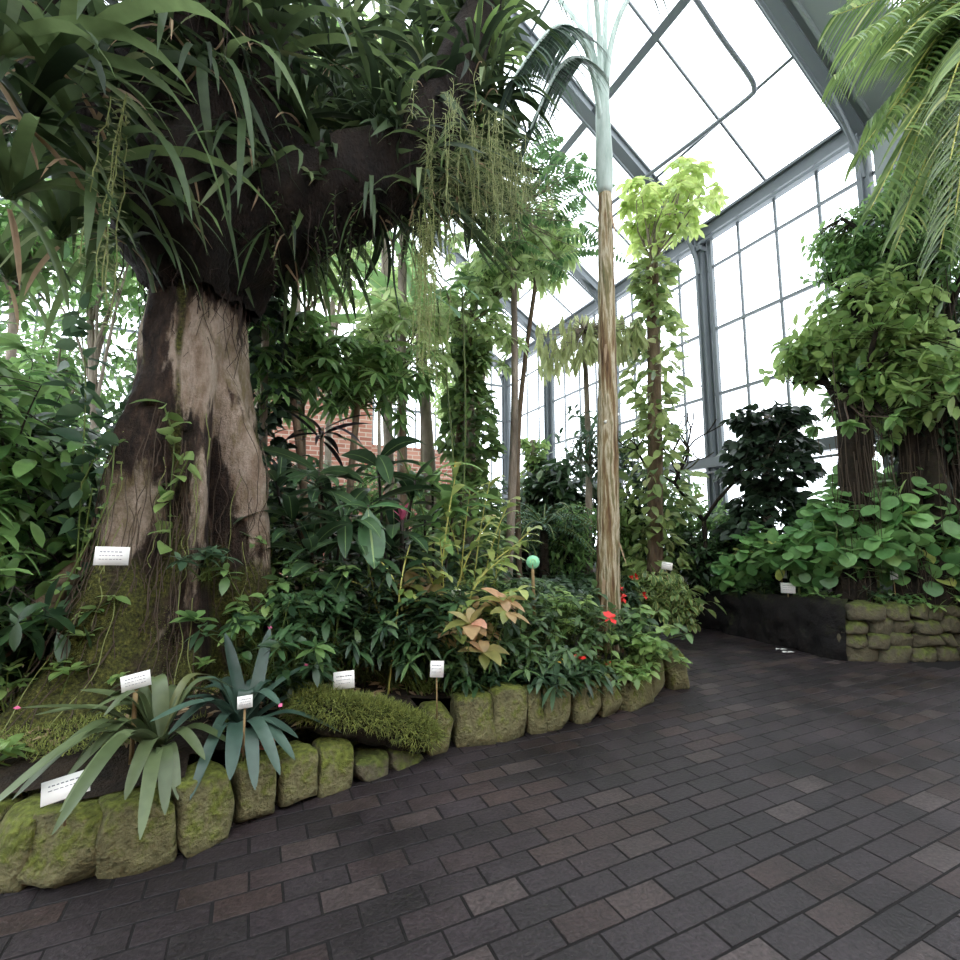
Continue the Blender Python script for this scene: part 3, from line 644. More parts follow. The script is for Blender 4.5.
m=MB();m.rib(np.array(P),np.array(D),.045,.014,.5,n=1,prof='blade');tag(m.build('ground_moss',M['moss']),'green moss carpet on the soil around the giant trunk foot','moss',kind='stuff')
q=rs.rand(5200,2)*[7.4,3.4]+[-3.2,3.15];q=q[(q[:,1]>3.5)&(q[:,0]<3.6)&((q[:,0]<1)|(q[:,1]>3.9))];n_=len(q);m=MB();m.rib(np.array([(x,y,gz(x,y)+.02) for x,y in q]),rs.randn(n_,3)*[1,1,.15],.07+.05*rs.rand(n_),.03,.3,n=2,prof='ell',roll=.6);tag(m.build('leaf_litter',G['brown']),'brown fallen leaf litter on the soil of the left bed','leaf litter',kind='stuff')

# ================================================================== EPIPHYTES on the tree
def strap_plant(nl,L,W,bend,mat,name,elev=.7,n=7,dead=0,prof='strap',jit=.35):
    m=MB();whorl(m,[[0,0,0]],[[0,0,1]],nl,L,W,elev=elev,bend=bend,jit=jit,lj=.4,n=n,prof=prof,fold=.25,roll=.25)
    parts=[('leaves',m,mat)]
    if dead: q=MB();whorl(q,[[0,0,-.05]],[[0,0,1]],dead,L*.55,W*.45,elev=-.3,bend=2.5,jit=.3,n=5,prof='strap',fold=.5);parts.append(('withered_leaves',q,G['brown']))
    return parts
EP=[]
eplab='long strap-leaved epiphyte growing on the giant tree limbs'
specs=[(20,.85,.06,2.2,G['epi'],.5,2),(16,1.0,.055,2.8,G['epi2'],.3,2),(26,.6,.04,1.8,G['epi'],.6,2),(16,.75,.07,1.5,G['epi2'],.9,1),(18,.9,.035,3.5,G['epi'],.0,4),(20,.7,.08,1.1,G['epi3'],1.0,0)]
EPL=['dark strap-leaved epiphyte with arching blades on the giant tree','drooping narrow-leaved epiphyte hanging from the giant tree','small dark tufted epiphyte on the giant tree','upright broad-strapped epiphyte on the giant tree','epiphyte with thin blades hanging straight down on the giant tree','bright green rosette epiphyte on the giant tree']
hosts=[]
for Q,RR in LP:
    for i in range(1,26): hosts.append((Q[i],RR[i]))
for z in np.linspace(4.0,8.5,34): hosts.append((TB+np.array([0,0,z]),float(np.interp(z,[4,9],[.42,.36]))))
proto=[]
for k,s in enumerate(specs):
    proto.append(None)
cnt=0
def place_epi(k,p,rz,sc,rx=0,ry=0,label=None):
    global cnt
    s=specs[k]
    if proto[k] is None:
        proto[k]=thing('epiphyte',EPL[k],'epiphyte',(0,0,0),strap_plant(s[0],s[1],s[2],s[3],s[4],'epiphyte',s[5],dead=s[6]),'epiphytes: '+EPL[k])
        proto[k].location=p;proto[k].rotation_euler=(rx,ry,rz);proto[k].scale=(sc,)*3;o=proto[k]
    else: o=dup(proto[k],p,rz,sc,rx=rx,ry=ry)
    if label:
        o['label']=label
        if 'group' in o: del o['group']
    cnt+=1;return o
rr=np.random.RandomState(11)
for q in range(150):
    hp,hr=hosts[rr.randint(len(hosts))];a=rr.rand()*6.28;e=rr.uniform(-.5,.9)
    d=np.array([math.cos(a)*math.cos(e),math.sin(a)*math.cos(e),math.sin(e)]);p=hp+d*hr*.9
    if p[2]<3.9: continue
    k=rr.choice([0,1,2,3,4],p=[.3,.25,.17,.12,.16])
    place_epi(k,p,rr.rand()*6.28,rr.uniform(.7,1.25),rx=-d[1]*.7,ry=d[0]*.7)
place_epi(5,at(470,88,4.6),.3,1.15,label='bright green upright rosette on top of the right-hand limb, near the top')
place_epi(5,at(440,108,4.7),2.3,.8,label='smaller bright rosette left of the bigger one on the right-hand limb')
place_epi(3,at(492,70,4.6),1.3,.9,label='yellowish green rosette at the tip of the right-hand limb')
# branches/epiphytes left side, filling the upper left
lb=MB();
for (pp_) in ([(-2.2,4.0,6.2),(-2.8,3.6,5.4),(-3.2,3.4,4.7)],[(-1.3,4.4,5.2),(-1.9,3.8,4.9),(-2.4,3.5,4.4)]): lb.tube(lerp_pts(pp_,10),np.linspace(.14,.06,10),10,jit=.2)
lb.build('limb',M['bark_dark'],tree,TB)
for (u,v,d,k,s) in ((30,120,3.8,0,1.2),(90,170,4.0,1,1.2),(10,200,3.9,3,1.2),(60,60,3.7,1,1.3),(110,80,4.1,0,1.2),(150,190,4.2,0,1.1),(60,240,4.4,3,1.1),(-10,60,3.6,3,1.3),(130,240,4.4,1,1.0),(180,150,4.2,4,1.2),(240,130,4.2,4,1.2),(200,60,4.0,4,1.3),(270,60,4.3,1,1.2),(10,280,4.8,3,.9),(300,120,4.3,0,1.1),(330,60,4.6,2,1.2),(330,180,4.3,0,1.0),(370,200,4.2,4,.8),(290,230,4.3,4,.9),(420,190,4.2,1,.8),(450,165,4.2,1,.7),(350,130,4.6,2,1.1),(400,60,5.2,2,1.2),(450,130,4.5,2,1.0),(485,95,4.4,1,.8),(430,70,4.7,3,1.1),(470,30,4.6,3,1.1),(385,70,5.0,3,1.1),(350,30,4.8,1,1.2),(420,110,4.7,3,.9),(395,20,5.4,3,1.2),(440,25,4.8,0,1.1),(500,100,4.5,2,1.0),(380,110,4.6,2,1.1),(475,70,4.3,2,1.1),(170,20,3.9,4,1.2),(230,20,4.0,3,1.1)):
    place_epi(k,at(u,v,d),rr.rand()*6.28,s)

# hanging strings
def strings(name,label,cat,top,n,Ls,r,leafL,leafW,mat,smat,spread,gap=.035,group=None,wob=.03):
    sm=MB();lm=MB()
    for i in range(n):
        p=np.array(top)+np.array([rs.randn()*spread[0],rs.randn()*spread[1],rs.rand()*spread[2]]);L=rs.uniform(*Ls)
        k=int(L/gap);t=np.arange(k)/max(k-1,1);q=p+np.stack([np.cumsum(rs.randn(k)*wob*.15),np.cumsum(rs.randn(k)*wob*.15),-L*t],1)
        sm.tube(q[::3],r,3,cap=False)
        D=nrm(rs.randn(k,3)*np.array([1,1,.2])+np.array([0,0,-.2]));lm.rib(q,D,leafL*(.6+.8*rs.rand(k)),leafW,.4,n=2,prof='ell')
    return thing(name,label,cat,top,[('stems',sm,smat),('leaflets',lm,mat)],group)
p=at(122,110,3.6);strings('string_vine','pale string vine hanging in front of the dark strap leaves, upper left','vine',p,5,(.9,1.5),.004,.05,.016,G['straw'],M['rootgreen'],(.035,.05,.1),.022)
p=at(425,235,4.2);strings('hanging_cactus','pale green mistletoe cactus trailing below the right limb','hanging plant',p,26,(.6,1.5),.004,.05,.012,G['pod'],M['rootgreen'],(.09,.1,.3),.03)
p=at(478,165,4.0);strings('tillandsia_curtain','olive grey tillandsia curtain below the limb end','hanging plant',p,60,(.3,.9),.003,.09,.007,G['straw'],M['rootgreen'],(.28,.2,.5),.022)
p=at(508,190,4.6);strings('tillandsia_curtain','lower tillandsia tuft in front of the feathery tree','hanging plant',p,50,(.3,.8),.003,.09,.008,G['straw'],M['rootgreen'],(.2,.2,.4),.022)
p=at(330,215,4.2);strings('hanging_vine','thin dark-leaved vine hanging under the limb fork','vine',p,14,(.4,1.0),.003,.06,.02,G['ivy'],M['rootdark'],(.4,.15,.3),.04)

# climbing vines on the trunk
def climber(label,pts,mat,leafL,leafW,per=3,r=.006,name='climbing_vine',smat=None,prof='ovate',bend=.8,out=None,group=None):
    sm=MB();lm=MB();base=pts[0][0]
    for P in pts:
        k=max(6,int(sum(np.linalg.norm(np.diff(P,axis=0),axis=1))/.06));Q=lerp_pts(P,k);sm.tube(Q,r,4,cap=False)
        D=nrm(rs.randn(k*per,3)*np.array([1,1,.5])+np.array(out if out is not None else (.1,-.9,.1)));lm.rib(np.repeat(Q,per,0)+rs.randn(k*per,3)*.02,D,leafL*(.6+.7*rs.rand(k*per)),leafW*(.6+.7*rs.rand(k*per)),bend,n=4,prof=prof,roll=.6)
    return thing(name,label,'vine',base,[('stems',sm,smat or M['stem']),('foliage',lm,mat)],group)
def S(a,z,o=.04): 
    p,d=surf(a,z);return p+nrm(d)*o
climber('vine with fresh green pointed leaves in the middle of the giant trunk',[[S(-1.75,1.5),S(-1.8,1.9),S(-1.78,2.3),S(-1.9,2.55,.1)],[S(-1.78,1.9),S(-1.55,2.15,.08)]],G['limey'],.21,.1,1)
climber('vine with large blue-green leaves left of the giant trunk',[[S(-2.6,1.0),S(-2.5,1.9,.15),S(-2.45,2.6,.3),S(-2.7,3.1,.5)],[S(-2.5,1.9,.15),S(-2.3,2.3,.15)],[S(-2.5,2.5,.3),S(-2.9,2.6,.6)]],G['blue'],.2,.09,1)
climber('yellow-green creeper tangle on the left buttress',[[S(-2.5,.6),S(-2.45,1.2,.1),S(-2.3,1.8,.1),S(-2.3,2.3,.1)],[S(-2.7,.6,.1),S(-2.6,1.3,.12),S(-2.4,1.9,.1)]],G['limey'],.07,.03,1)
def clump(name,label,cat,base,ntips,rad,L,W,k,mat,stem=M['stem'],prof='lance',elev=.3,bend=.5,spread=0,height=.3,flowers=None,group=None,n=4,r=.005,lean=(0,0),sides=0,jit=.3):
    base=np.array(base,float);tips=base+np.stack([rs.randn(ntips)*rad*.6+lean[0],rs.randn(ntips)*rad*.6+lean[1],height*(.45+.6*rs.rand(ntips))],1)
    ax=nrm((tips-base)*np.array([.8,.8,1])+np.array([0,0,.2]))
    sm=MB().twigs(base+rs.randn(ntips,3)*np.array([rad*.25,rad*.25,0]),tips,r,r*.6);lm=MB();whorl(lm,tips,ax,k,L,W,elev=elev,bend=bend,spread=spread,n=n,prof=prof,jit=jit)
    parts=[('stems',sm,stem),('foliage',lm,mat)]
    if flowers:
        fm=MB();q=rs.choice(ntips,min(flowers[1],ntips),replace=False);whorl(fm,tips[q]+ax[q]*flowers[3] if len(flowers)>3 else tips[q]+ax[q]*.03,ax[q],6,flowers[2],flowers[2]*.6,elev=.5,bend=.3,n=3,prof='obov');parts.append(('flowers',fm,flowers[0]))
    return thing(name,label,cat,base,parts,group)
clump('peperomia','small blue-green clump growing from the giant trunk\'s middle','epiphyte',S(-1.35,1.25),12,.16,.12,.045,6,G['blue'],height=.22,elev=.1,lean=(0,-.08))
clump('peperomia','tiny five-leaved rosette lower on the giant trunk','epiphyte',S(-1.4,.95),2,.05,.15,.075,5,G['mid'],height=.05,elev=.3,lean=(0,-.05),prof='obov')
clump('peperomia','pale tiny sprout at the foot of the giant trunk','epiphyte',S(-1.3,.62),3,.06,.06,.03,6,G['limey'],height=.08,elev=.3,lean=(0,-.05))
clump('peperomia','pale sprout cluster on the left buttress moss','epiphyte',S(-1.9,.62),4,.05,.05,.03,5,G['limey'],height=.06,elev=.3,lean=(0,-.05))
# fallen pale root left
m=MB();m.tube(lerp_pts([at(-40,690,4.5),at(10,640,4.55),at(50,600,4.6),at(85,560,4.75)],12),[.11]*3+[.1]*3+[.09]*3+[.08]*3,10,jit=.12);o=m.build('surface_root',M['bark_brown']);tag(o,'pale bare root sloping down at the left edge beside the giant trunk','root')
# mossy log + moss
lg=MB();A=at(345,718,3.55);Bp=at(424,742,3.72)
Lp=lerp_pts([A+np.array([-.25,.1,.05]),A,(A+Bp)/2+np.array([0,0,.03]),Bp],14);lg.tube(Lp,[.08,.1,.12,.13,.13,.13,.13,.13,.13,.12,.12,.11,.1,.07],14,jit=.15)
mm=MB();P=[];D=[]
for _ in range(15000):
    i=rs.rand()*13;j=int(i);c=Lp[j]*(1-i+j)+Lp[min(j+1,13)]*(i-j);a=rs.randn(3);a[2]=abs(a[2]);a=nrm(a);P.append(c+a*(.12+.05*rs.rand()));D.append(a+rs.randn(3)*.5)
mm.rib(np.array(P),np.array(D),.05,.014,.5,n=1,prof='blade')
thing('mossy_log','moss-covered log lying on the curb between two stone runs','log',A,[('log',lg,M['bark_dark']),('moss',mm,M['moss'])])

# ================================================================== FRONT BROMELIADS: every leaf drawn from rosette to tip
def brom(label,c,tips,mat,W,extra=0,eL=.5,flower=True):
    m=MB();pt_=[];c=np.array(c)
    def leaf(c,tip,peak,w):
        Q=lerp_pts([c,c*.55+tip*.45+np.array([0,0,peak]),tip],14)
        T=nrm(np.gradient(Q,axis=0));sd=nrm(np.cross(T,Zv)+1e-4);nm=np.cross(sd,T);t=np.linspace(0,1,14)
        ww=w*np.minimum(1,.6+1.4*t)*np.maximum(1-t**6,.06)/2;f=.3*ww
        V=[];U=[]
        for i in range(14):
            V+=[Q[i]-sd[i]*ww[i]+nm[i]*f[i],Q[i],Q[i]+sd[i]*ww[i]+nm[i]*f[i]];U+=[(0,t[i]),(.5,t[i]),(1,t[i])]
        F=[]
        for i in range(13):a=i*3;F+=[[a,a+1,a+4,a+3],[a+1,a+2,a+5,a+4]]
        m.add(V,F,np.array(U));return Q[-1],T[-1]
    for tp in tips:
        u,v,d,pk=tp[:4];e,t=leaf(c+rs.randn(3)*.02,at(u,v,d),pk,W*rs.uniform(.85,1.15))
        if flower and len(tp)>4: fl=MB();fl.rib([e-t*.012],[t],.03,.03,0,n=2,prof='ell');pt_.append(fl)
    for i in range(extra):
        a=rs.rand()*6.28;L=eL*rs.uniform(.6,1.1);leaf(c,c+np.array([math.cos(a)*L,math.sin(a)*L,rs.uniform(-.1,.35)]),rs.uniform(.08,.25),W*.8)
    return thing('bromeliad',label,'bromeliad',c,[('leaves',m,mat)]+[('leaf_tip',fl,G['pink'],'pink leaf tip') for fl in pt_])
c1=at(158,738,3.35);c1[2]=.42
brom('large olive bromeliad with arching leaves behind the leftmost curb stones',c1,
 [(-30,825,2.9,.22),(12,800,3.0,.22),(60,812,2.75,.2),(52,835,2.6,.2),(35,715,3.35,.12),(18,708,3.3,.1,1),(80,690,3.5,.1),(140,840,2.75,.12),(125,800,2.95,.12),(178,800,3.0,.12),(165,815,2.9,.14),(205,760,3.1,.12),(110,690,3.6,.2),(232,745,3.2,.1),(65,780,3.05,.15),(40,770,3.2,.16),(185,690,3.6,.15),(150,680,3.6,.2),(90,755,3.1,.15)],G['brom'],.078,8,.4)
c2=at(238,742,3.5);c2[2]=.4
brom('blue-green bromeliad with broad upright leaves behind the squarish curb stone',c2,
 [(270,628,3.75,.02,1),(225,633,3.75,.02),(306,665,3.6,.05,1),(342,733,3.4,.12),(280,705,3.3,.15,1),(230,780,3.0,.1),(168,735,3.2,.18),(150,722,3.15,.12),(280,775,3.1,.14),(295,760,3.2,.12),(190,800,3.0,.15),(247,690,3.6,.1),(200,690,3.6,.12),(345,690,3.8,.1,1),(255,790,3.05,.12),(175,700,3.7,.1),(298,738,3.3,.1)],G['brom2'],.082,6,.4)

# terracotta rim
m=MB()
cpt=at(256,768,3.45)
ring=[np.array([cpt[0]+.11*math.cos(a),cpt[1]+.11*math.sin(a),.36]) for a in np.linspace(0,2*PI,25)]
m.tube([(cpt[0],cpt[1],.18),(cpt[0],cpt[1],.36)],[.085,.11],20);m.tube(ring,.01,6);o=m.build('terracotta_pot',plain('terracotta',(150,78,50),.8));tag(o,'terracotta pot rim peeking out under the blue-green bromeliad','pot')

# ================================================================== generic shrubs and trees
def tree_of(name,label,cat,base,trunk,ells,ntips,k,L,W,mat,bark,prof='ell',elev=.35,bend=.5,spread=0,n=4,surf=.5,rt=(.12,.05),limbn=7,group=None,extra=None,foliage='foliage',jit=.3,twr=.006,fold=.18,lj=.25,axf=None,roll=.3):
    """trunk: list of points from the base; ells: crown ellipsoids"""
    base=np.array(base,float);Q=lerp_pts([base]+[np.array(p,float) for p in trunk],24);tm=MB();tm.tube(Q,np.linspace(rt[0],rt[1],24)*(1+.06*rs.randn(24)),10,jit=.1)
    tips,ax=ell_pts(ells,ntips,surf)
    if axf: ax=axf(tips,ax)
    bm=MB();lp=[Q[-8:]]
    for i in range(limbn):
        e=ells[i%len(ells)];s=Q[rs.randint(14,24)];t=np.array(e[:3])+nrm(rs.randn(3))*np.array(e[3:6])*.75
        q=lerp_pts([s,(s+t)/2+np.array([0,0,.12*np.linalg.norm(t-s)]),t],8);bm.tube(q,np.linspace(rt[1]*.8,rt[1]*.25,8),6,cap=False);lp.append(q)
    A=np.concatenate(lp);d=((tips[:,None]-A[None])**2).sum(2);near=A[d.argmin(1)];bm.twigs(near,tips,twr,twr*.5)
    lm=MB();whorl(lm,tips,ax,k,L,W,elev=elev,bend=bend,spread=spread,n=n,prof=prof,jit=jit,fold=fold,lj=lj,roll=roll)
    parts=[('trunk',tm,bark),('branches',bm,bark),(foliage,lm,mat)]
    if extra: parts+=extra(tips,ax)
    return thing(name,label,cat,base,parts,group)
def gb(u,d,z=None,v=600):
    if u>700: d=max(d,float(np.interp(u,[691,751,794,847,900,960,1000],[9.75,9.1,8.55,8.45,8.7,9.1,9.5]))+(.0 if u<1 else 0))
    p=at(u,v,d);p[2]=gz(p[0],p[1]) if z is None else z;return p
def E(u,v,d,ru,rv,rd=None):
    """crown ellipsoid from where its middle is seen, its half width/height in picture terms and its depth"""
    p=at(u,v,d);c=math.hypot(*( (u-480)/480,1))**-1*d; s=c/480; rx=ru*s;rz=rv*s*1.05
    return (p[0],p[1],p[2],rx if rd is None else max(rx*.85,rd*.6),rd or rx,rz)

# --- left understory behind the trunk
ul=[(-30,4.7,320,'left edge, tallest'),(35,5.3,400,'left of the trunk'),(85,6.2,430,'just left of the trunk, further back'),(-70,5.6,360,''),(25,7.2,330,''),(120,7.6,380,''),(65,4.9,520,''),(10,4.6,560,'')]
ull=['broad elliptic-leaved shrub at the left edge, tallest of its kind','elliptic-leaved shrub between the left edge and the giant trunk','dark elliptic-leaved shrub just left of the giant trunk, further back','elliptic-leaved shrub mostly outside the left edge','tall elliptic-leaved shrub far back at the left','elliptic-leaved shrub far behind the giant trunk\'s left side','low elliptic-leaved shrub beside the pale root','low elliptic-leaved shrub in the lower left corner of the greenery']
for i,(u,d,v,_) in enumerate(ul):
    b_=gb(u,d);top=at(u,v,d);h=top[2]-b_[2];mid=b_+np.array([0,0,h*.5])
    tree_of('broadleaf_shrub',ull[i],'shrub',b_,[b_+np.array([rs.randn()*.1,rs.randn()*.1,h*.6])],[(b_[0],b_[1],b_[2]+h*.55,.6,.6,h*.5)],int(34+22*h),9,.23,.085,G['mid'] if i%2==0 else G['dark'],M['stem_d'],spread=.35,elev=.15,bend=.9,rt=(.02,.012),twr=.004,limbn=9)
# --- tall trees, far left and behind
bt=[(15,10,(20,240,60,90),'mid','tall loose tree far left, below the glass roof'),(90,11.5,(90,250,70,80),'mid','tall tree behind the strap leaves, far left'),(170,12,(170,320,60,90),'mid','dark tree straight behind the giant trunk'),(250,9.5,(262,330,32,90),'dark','dark tree right behind the giant trunk, to its right'),
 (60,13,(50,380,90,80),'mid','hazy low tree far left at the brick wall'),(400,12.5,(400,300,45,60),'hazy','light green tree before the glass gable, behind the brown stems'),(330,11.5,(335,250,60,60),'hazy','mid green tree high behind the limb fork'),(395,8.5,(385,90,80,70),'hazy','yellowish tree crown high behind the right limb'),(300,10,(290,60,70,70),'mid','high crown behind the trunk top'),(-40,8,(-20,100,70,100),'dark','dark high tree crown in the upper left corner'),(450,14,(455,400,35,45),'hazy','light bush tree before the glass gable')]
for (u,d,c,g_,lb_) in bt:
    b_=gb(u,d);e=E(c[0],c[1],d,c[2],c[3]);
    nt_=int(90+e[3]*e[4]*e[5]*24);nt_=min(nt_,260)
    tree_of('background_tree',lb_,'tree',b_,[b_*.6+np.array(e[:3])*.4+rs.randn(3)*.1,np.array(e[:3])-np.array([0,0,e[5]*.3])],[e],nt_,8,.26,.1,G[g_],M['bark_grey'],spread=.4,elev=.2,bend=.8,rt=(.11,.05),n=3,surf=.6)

# --- umbrella tree with drooping palmate leaves right of the trunk (brown stems)
def palmate(m,tips,ax,nl,L,W,k=8,pet=.25,pm=None,droop=1.0,mat=None):
    """each tip carries nl long petioles, each with k leaflets in a circle"""
    M_=len(tips);a,b_=basis(ax);ph=rs.rand(M_*nl)*6.28;A=np.repeat(ax,nl,0);a=np.repeat(a,nl,0);b_=np.repeat(b_,nl,0)
    e=rs.uniform(.0,.8,M_*nl);D=nrm(A*np.sin(e)[:,None]+(a*np.cos(ph)[:,None]+b_*np.sin(ph)[:,None])*np.cos(e)[:,None]);P0=np.repeat(tips,nl,0);P1=P0+D*pet*(.6+.7*rs.rand(len(D)))[:,None]
    pm.twigs(P0,P1,.004,.003)
    cax=nrm(D*.5+np.array([0,0,.7]));whorl(m,P1,cax,k,L,W,elev=-.15,bend=droop,jit=.12,lj=.15,n=4,prof='lance')
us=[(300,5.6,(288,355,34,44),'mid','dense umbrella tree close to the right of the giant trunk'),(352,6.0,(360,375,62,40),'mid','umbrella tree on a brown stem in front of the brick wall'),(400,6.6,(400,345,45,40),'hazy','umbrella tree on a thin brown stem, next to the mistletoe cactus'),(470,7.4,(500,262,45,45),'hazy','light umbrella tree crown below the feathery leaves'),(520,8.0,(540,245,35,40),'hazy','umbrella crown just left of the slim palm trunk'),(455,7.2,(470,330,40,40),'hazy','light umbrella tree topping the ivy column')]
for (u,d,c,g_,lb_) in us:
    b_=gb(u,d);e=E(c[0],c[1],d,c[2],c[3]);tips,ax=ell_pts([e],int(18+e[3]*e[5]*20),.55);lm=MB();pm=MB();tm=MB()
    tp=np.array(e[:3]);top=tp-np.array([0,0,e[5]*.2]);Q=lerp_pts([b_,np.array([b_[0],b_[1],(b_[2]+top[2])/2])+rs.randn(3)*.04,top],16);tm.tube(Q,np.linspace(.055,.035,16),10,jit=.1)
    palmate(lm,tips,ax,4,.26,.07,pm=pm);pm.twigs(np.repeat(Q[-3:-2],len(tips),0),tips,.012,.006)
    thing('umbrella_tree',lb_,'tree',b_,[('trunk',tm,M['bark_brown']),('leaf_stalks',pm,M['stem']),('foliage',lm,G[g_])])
# bare brown/grey stems
for (u,d,v,r,mt,lb_) in ((300,6.4,330,.07,'bark_brown','brown stem nearest the giant trunk, before the brick wall'),(392,9.5,360,.06,'bark_brown','slender brown stem behind the umbrella trees, left one'),(381,12,380,.06,'bark_grey','thin grey stem far behind the umbrella trees'),(465,7.3,330,.1,'bark_grey','grey peeling stem above the ivy column'),(405,7.6,215,.09,'bark_grey','pale upright stem behind the mistletoe cactus'),(425,9.0,330,.08,'bark_brown','brown stem just left of the ivy column')):
    b_=gb(u,d);t=at(u-2,v,d);m=MB();Q=lerp_pts([b_,(b_+t)/2+rs.randn(3)*.05,t],20);m.tube(Q,np.linspace(r,r*.7,20)*(1+.05*rs.randn(20)),12,jit=.1)
    br=MB();tips=t+rs.randn(10,3)*np.array([.5,.5,.3])+np.array([0,0,.4]);br.twigs(np.repeat(Q[-1:],10,0),tips,r*.3,r*.1);lm=MB();whorl(lm,tips,np.tile([0,0,1.],(10,1)),7,.35,.12,elev=.2,bend=1,n=4,prof='ell')
    thing('bare_stemmed_tree',lb_,'tree',b_,[('trunk',m,M[mt]),('branches',br,M[mt]),('foliage',lm,G['mid'])])
# banana with big leaves
b_=gb(440,7.9);t=at(420,330,7.9);m=MB();Q=lerp_pts([b_,(b_+t)/2,t],12);m.tube(Q,np.linspace(.13,.08,12),14)
lm=MB();D=[];Ls=[]
for tgt in((330,270),(360,250),(470,300),(440,290),(395,230),(410,240),(310,300),(480,250)):
    p=at(tgt[0],tgt[1],7.6+rs.rand());D.append(p-t);Ls.append(np.linalg.norm(p-t)*1.15)
lm.rib(np.repeat(t[None],len(D),0),np.array(D),np.array(Ls),.42,.7,n=10,prof='ell',fold=.35,roll=.5)
thing('banana_plant','banana plant with very broad leaves behind the umbrella trees','banana plant',b_,[('stem',m,M['bark_grey']),('leaves',lm,leafmat('banana leaf',(70,112,52),(110,150,84),.5,.35,rib=(170,190,120),ribw=.02))])
# giant single leaf blade near the cactus
b_=gb(455,6.6);sm=MB();lm=MB()
for (u,v,L,W) in((437,312,.55,.42),(462,300,.4,.3),(365,395,.4,.3)):
    t=at(u,v-14,6.3);sm.tube(lerp_pts([b_,(b_+t)/2+np.array([.1,0,.2]),t],14),.012,6);lm.rib([t],[[.35,-.6,-.5]],L,W,.6,n=8,prof='ovate',fold=.12,roll=.1)
thing('elephant_ear','climbing elephant ear with heart-shaped grey-green leaves above the ivy column','aroid',b_,[('stalks',sm,M['stem']),('leaves',lm,leafmat('heart leaf',(96,136,110),(120,156,128),.35,.4,rib=(160,184,150),ribw=.02))])

# --- feathery pinnate tree
def pinnate(m,rm,P0,D,L,nl,lf,lw,bend=.8,rr_=.004,n=2,prof='ell',dr=.6,fwd=.35):
    for p,d,l in zip(P0,D,L):
        d=nrm(d);k=nl;t=np.linspace(0,1,k+1);q=[np.array(p,float)]
        for i in range(k): dd=nrm(d+bend*np.array([0,0,-1.])*(t[i]**1.4));q.append(q[-1]+dd*l/k)
        q=np.array(q);rm.tube(q[::max(1,k//6)],rr_,4,cap=False) if len(q[::max(1,k//6)])>1 else None
        T=nrm(np.gradient(q,axis=0));sd=nrm(np.cross(T,Zv)+1e-4);s=int(k*.12)
        w=np.sin(PI*np.clip(t*.9+.08,0,1))**.6
        for sg in(-1,1): m.rib(q[s:],nrm(sd[s:]*sg+T[s:]*fwd+np.array([0,0,-.12])),lf*w[s:],lw,dr,n=n,prof=prof,roll=.25)
def crown_pinnate(name,label,cat,base,top,nf,L,nl,lf,lw,mat,bark,elev=(.1,1.2),bend=1.2,rt=(.1,.07),prof='ell',group=None,az=None,dr=.6,n=3,barkjit=.08,extra=None):
    tm=MB();Q=lerp_pts([base,(np.array(base)+top)/2+rs.randn(3)*.04,top],26);tm.tube(Q,np.linspace(rt[0],rt[1],26)*(1+.04*np.cos(np.arange(26)*2.2)),14,jit=barkjit)
    lm=MB();rm=MB();a=rs.rand(nf)*6.28 if az is None else np.array(az);e=rs.uniform(*elev,len(a));D=np.stack([np.cos(a)*np.cos(e),np.sin(a)*np.cos(e),np.sin(e)],1)
    pinnate(lm,rm,np.repeat(np.array(top)[None],len(a),0),D,L*rs.uniform(.8,1.15,len(a)),nl,lf,lw,bend,.012,n,prof,dr)
    return thing(name,label,cat,base,[('trunk',tm,bark),('frond_stalks',rm,M['stem']),('fronds',lm,mat)]+(extra or []))
b_=gb(505,6.9);lm=MB();rm=MB();tm=MB();top=at(512,205,6.9);tm.tube(lerp_pts([b_,(b_+top)/2+np.array([.1,0,0]),top],20),np.linspace(.07,.04,20),10,jit=.1)
P0=[];D=[];L=[]
for _ in range(62):
    u=rs.uniform(488,585);v=rs.uniform(150,260);p=at(u,v,6.9+rs.uniform(-.6,.6));P0.append(p);a=rs.rand()*6.28;D.append([math.cos(a),math.sin(a),.25]);L.append(rs.uniform(.5,.9))
rm.twigs(np.repeat(top[None],62,0),np.array(P0),.012,.005);pinnate(lm,rm,P0,D,L,13,.17,.05,1.0,dr=.9,n=3)
thing('feather_leaved_tree','feathery dark-leaved tree immediately left of the slim palm','tree',b_,[('trunk',tm,M['bark_grey']),('branches',rm,M['bark_grey']),('foliage',lm,leafmat('feather leaf',(44,84,44),(92,132,72),.4,.35))])
# --- tree with limp hanging young leaves
b_=gb(588,9.2);top=at(584,330,9.2)
tm=MB();tm.tube(lerp_pts([b_,(b_+top)/2+np.array([.1,.05,0]),top],20),np.linspace(.085,.04,20),10,jit=.1)
bm=MB();tips=[]
for _ in range(150):
    u=rs.uniform(538,645);tips.append(at(u,rs.uniform(312,345+.35*max(0,602-u)),9.2+rs.uniform(-.8,.6)))
tips=np.array(tips);bm.twigs(np.repeat(top[None],150,0),tips,.012,.004);lm=MB();whorl(lm,tips,np.tile([0,0,-1.],(150,1)),4,.3,.07,elev=1.3,bend=.3,jit=.2,n=4,prof='ell',spread=-.3)
gm=MB();t2,a2=ell_pts([E(590,440,9.2,38,50)],60,.5);gm_=whorl(gm,t2,a2,6,.22,.07,elev=.1,bend=.7,n=3,spread=.2);bm.twigs(np.repeat(((b_+top)/2)[None],60,0),t2,.008,.004)
thing('drooping_leaf_tree','tree with limp pale young leaves hanging in tassels behind the slim palm','tree',b_,[('trunk',tm,M['bark_grey']),('branches',bm,M['bark_grey']),('young_leaves',lm,G['pod'],'limp pale young leaves'),('foliage',gm,G['blue'])])

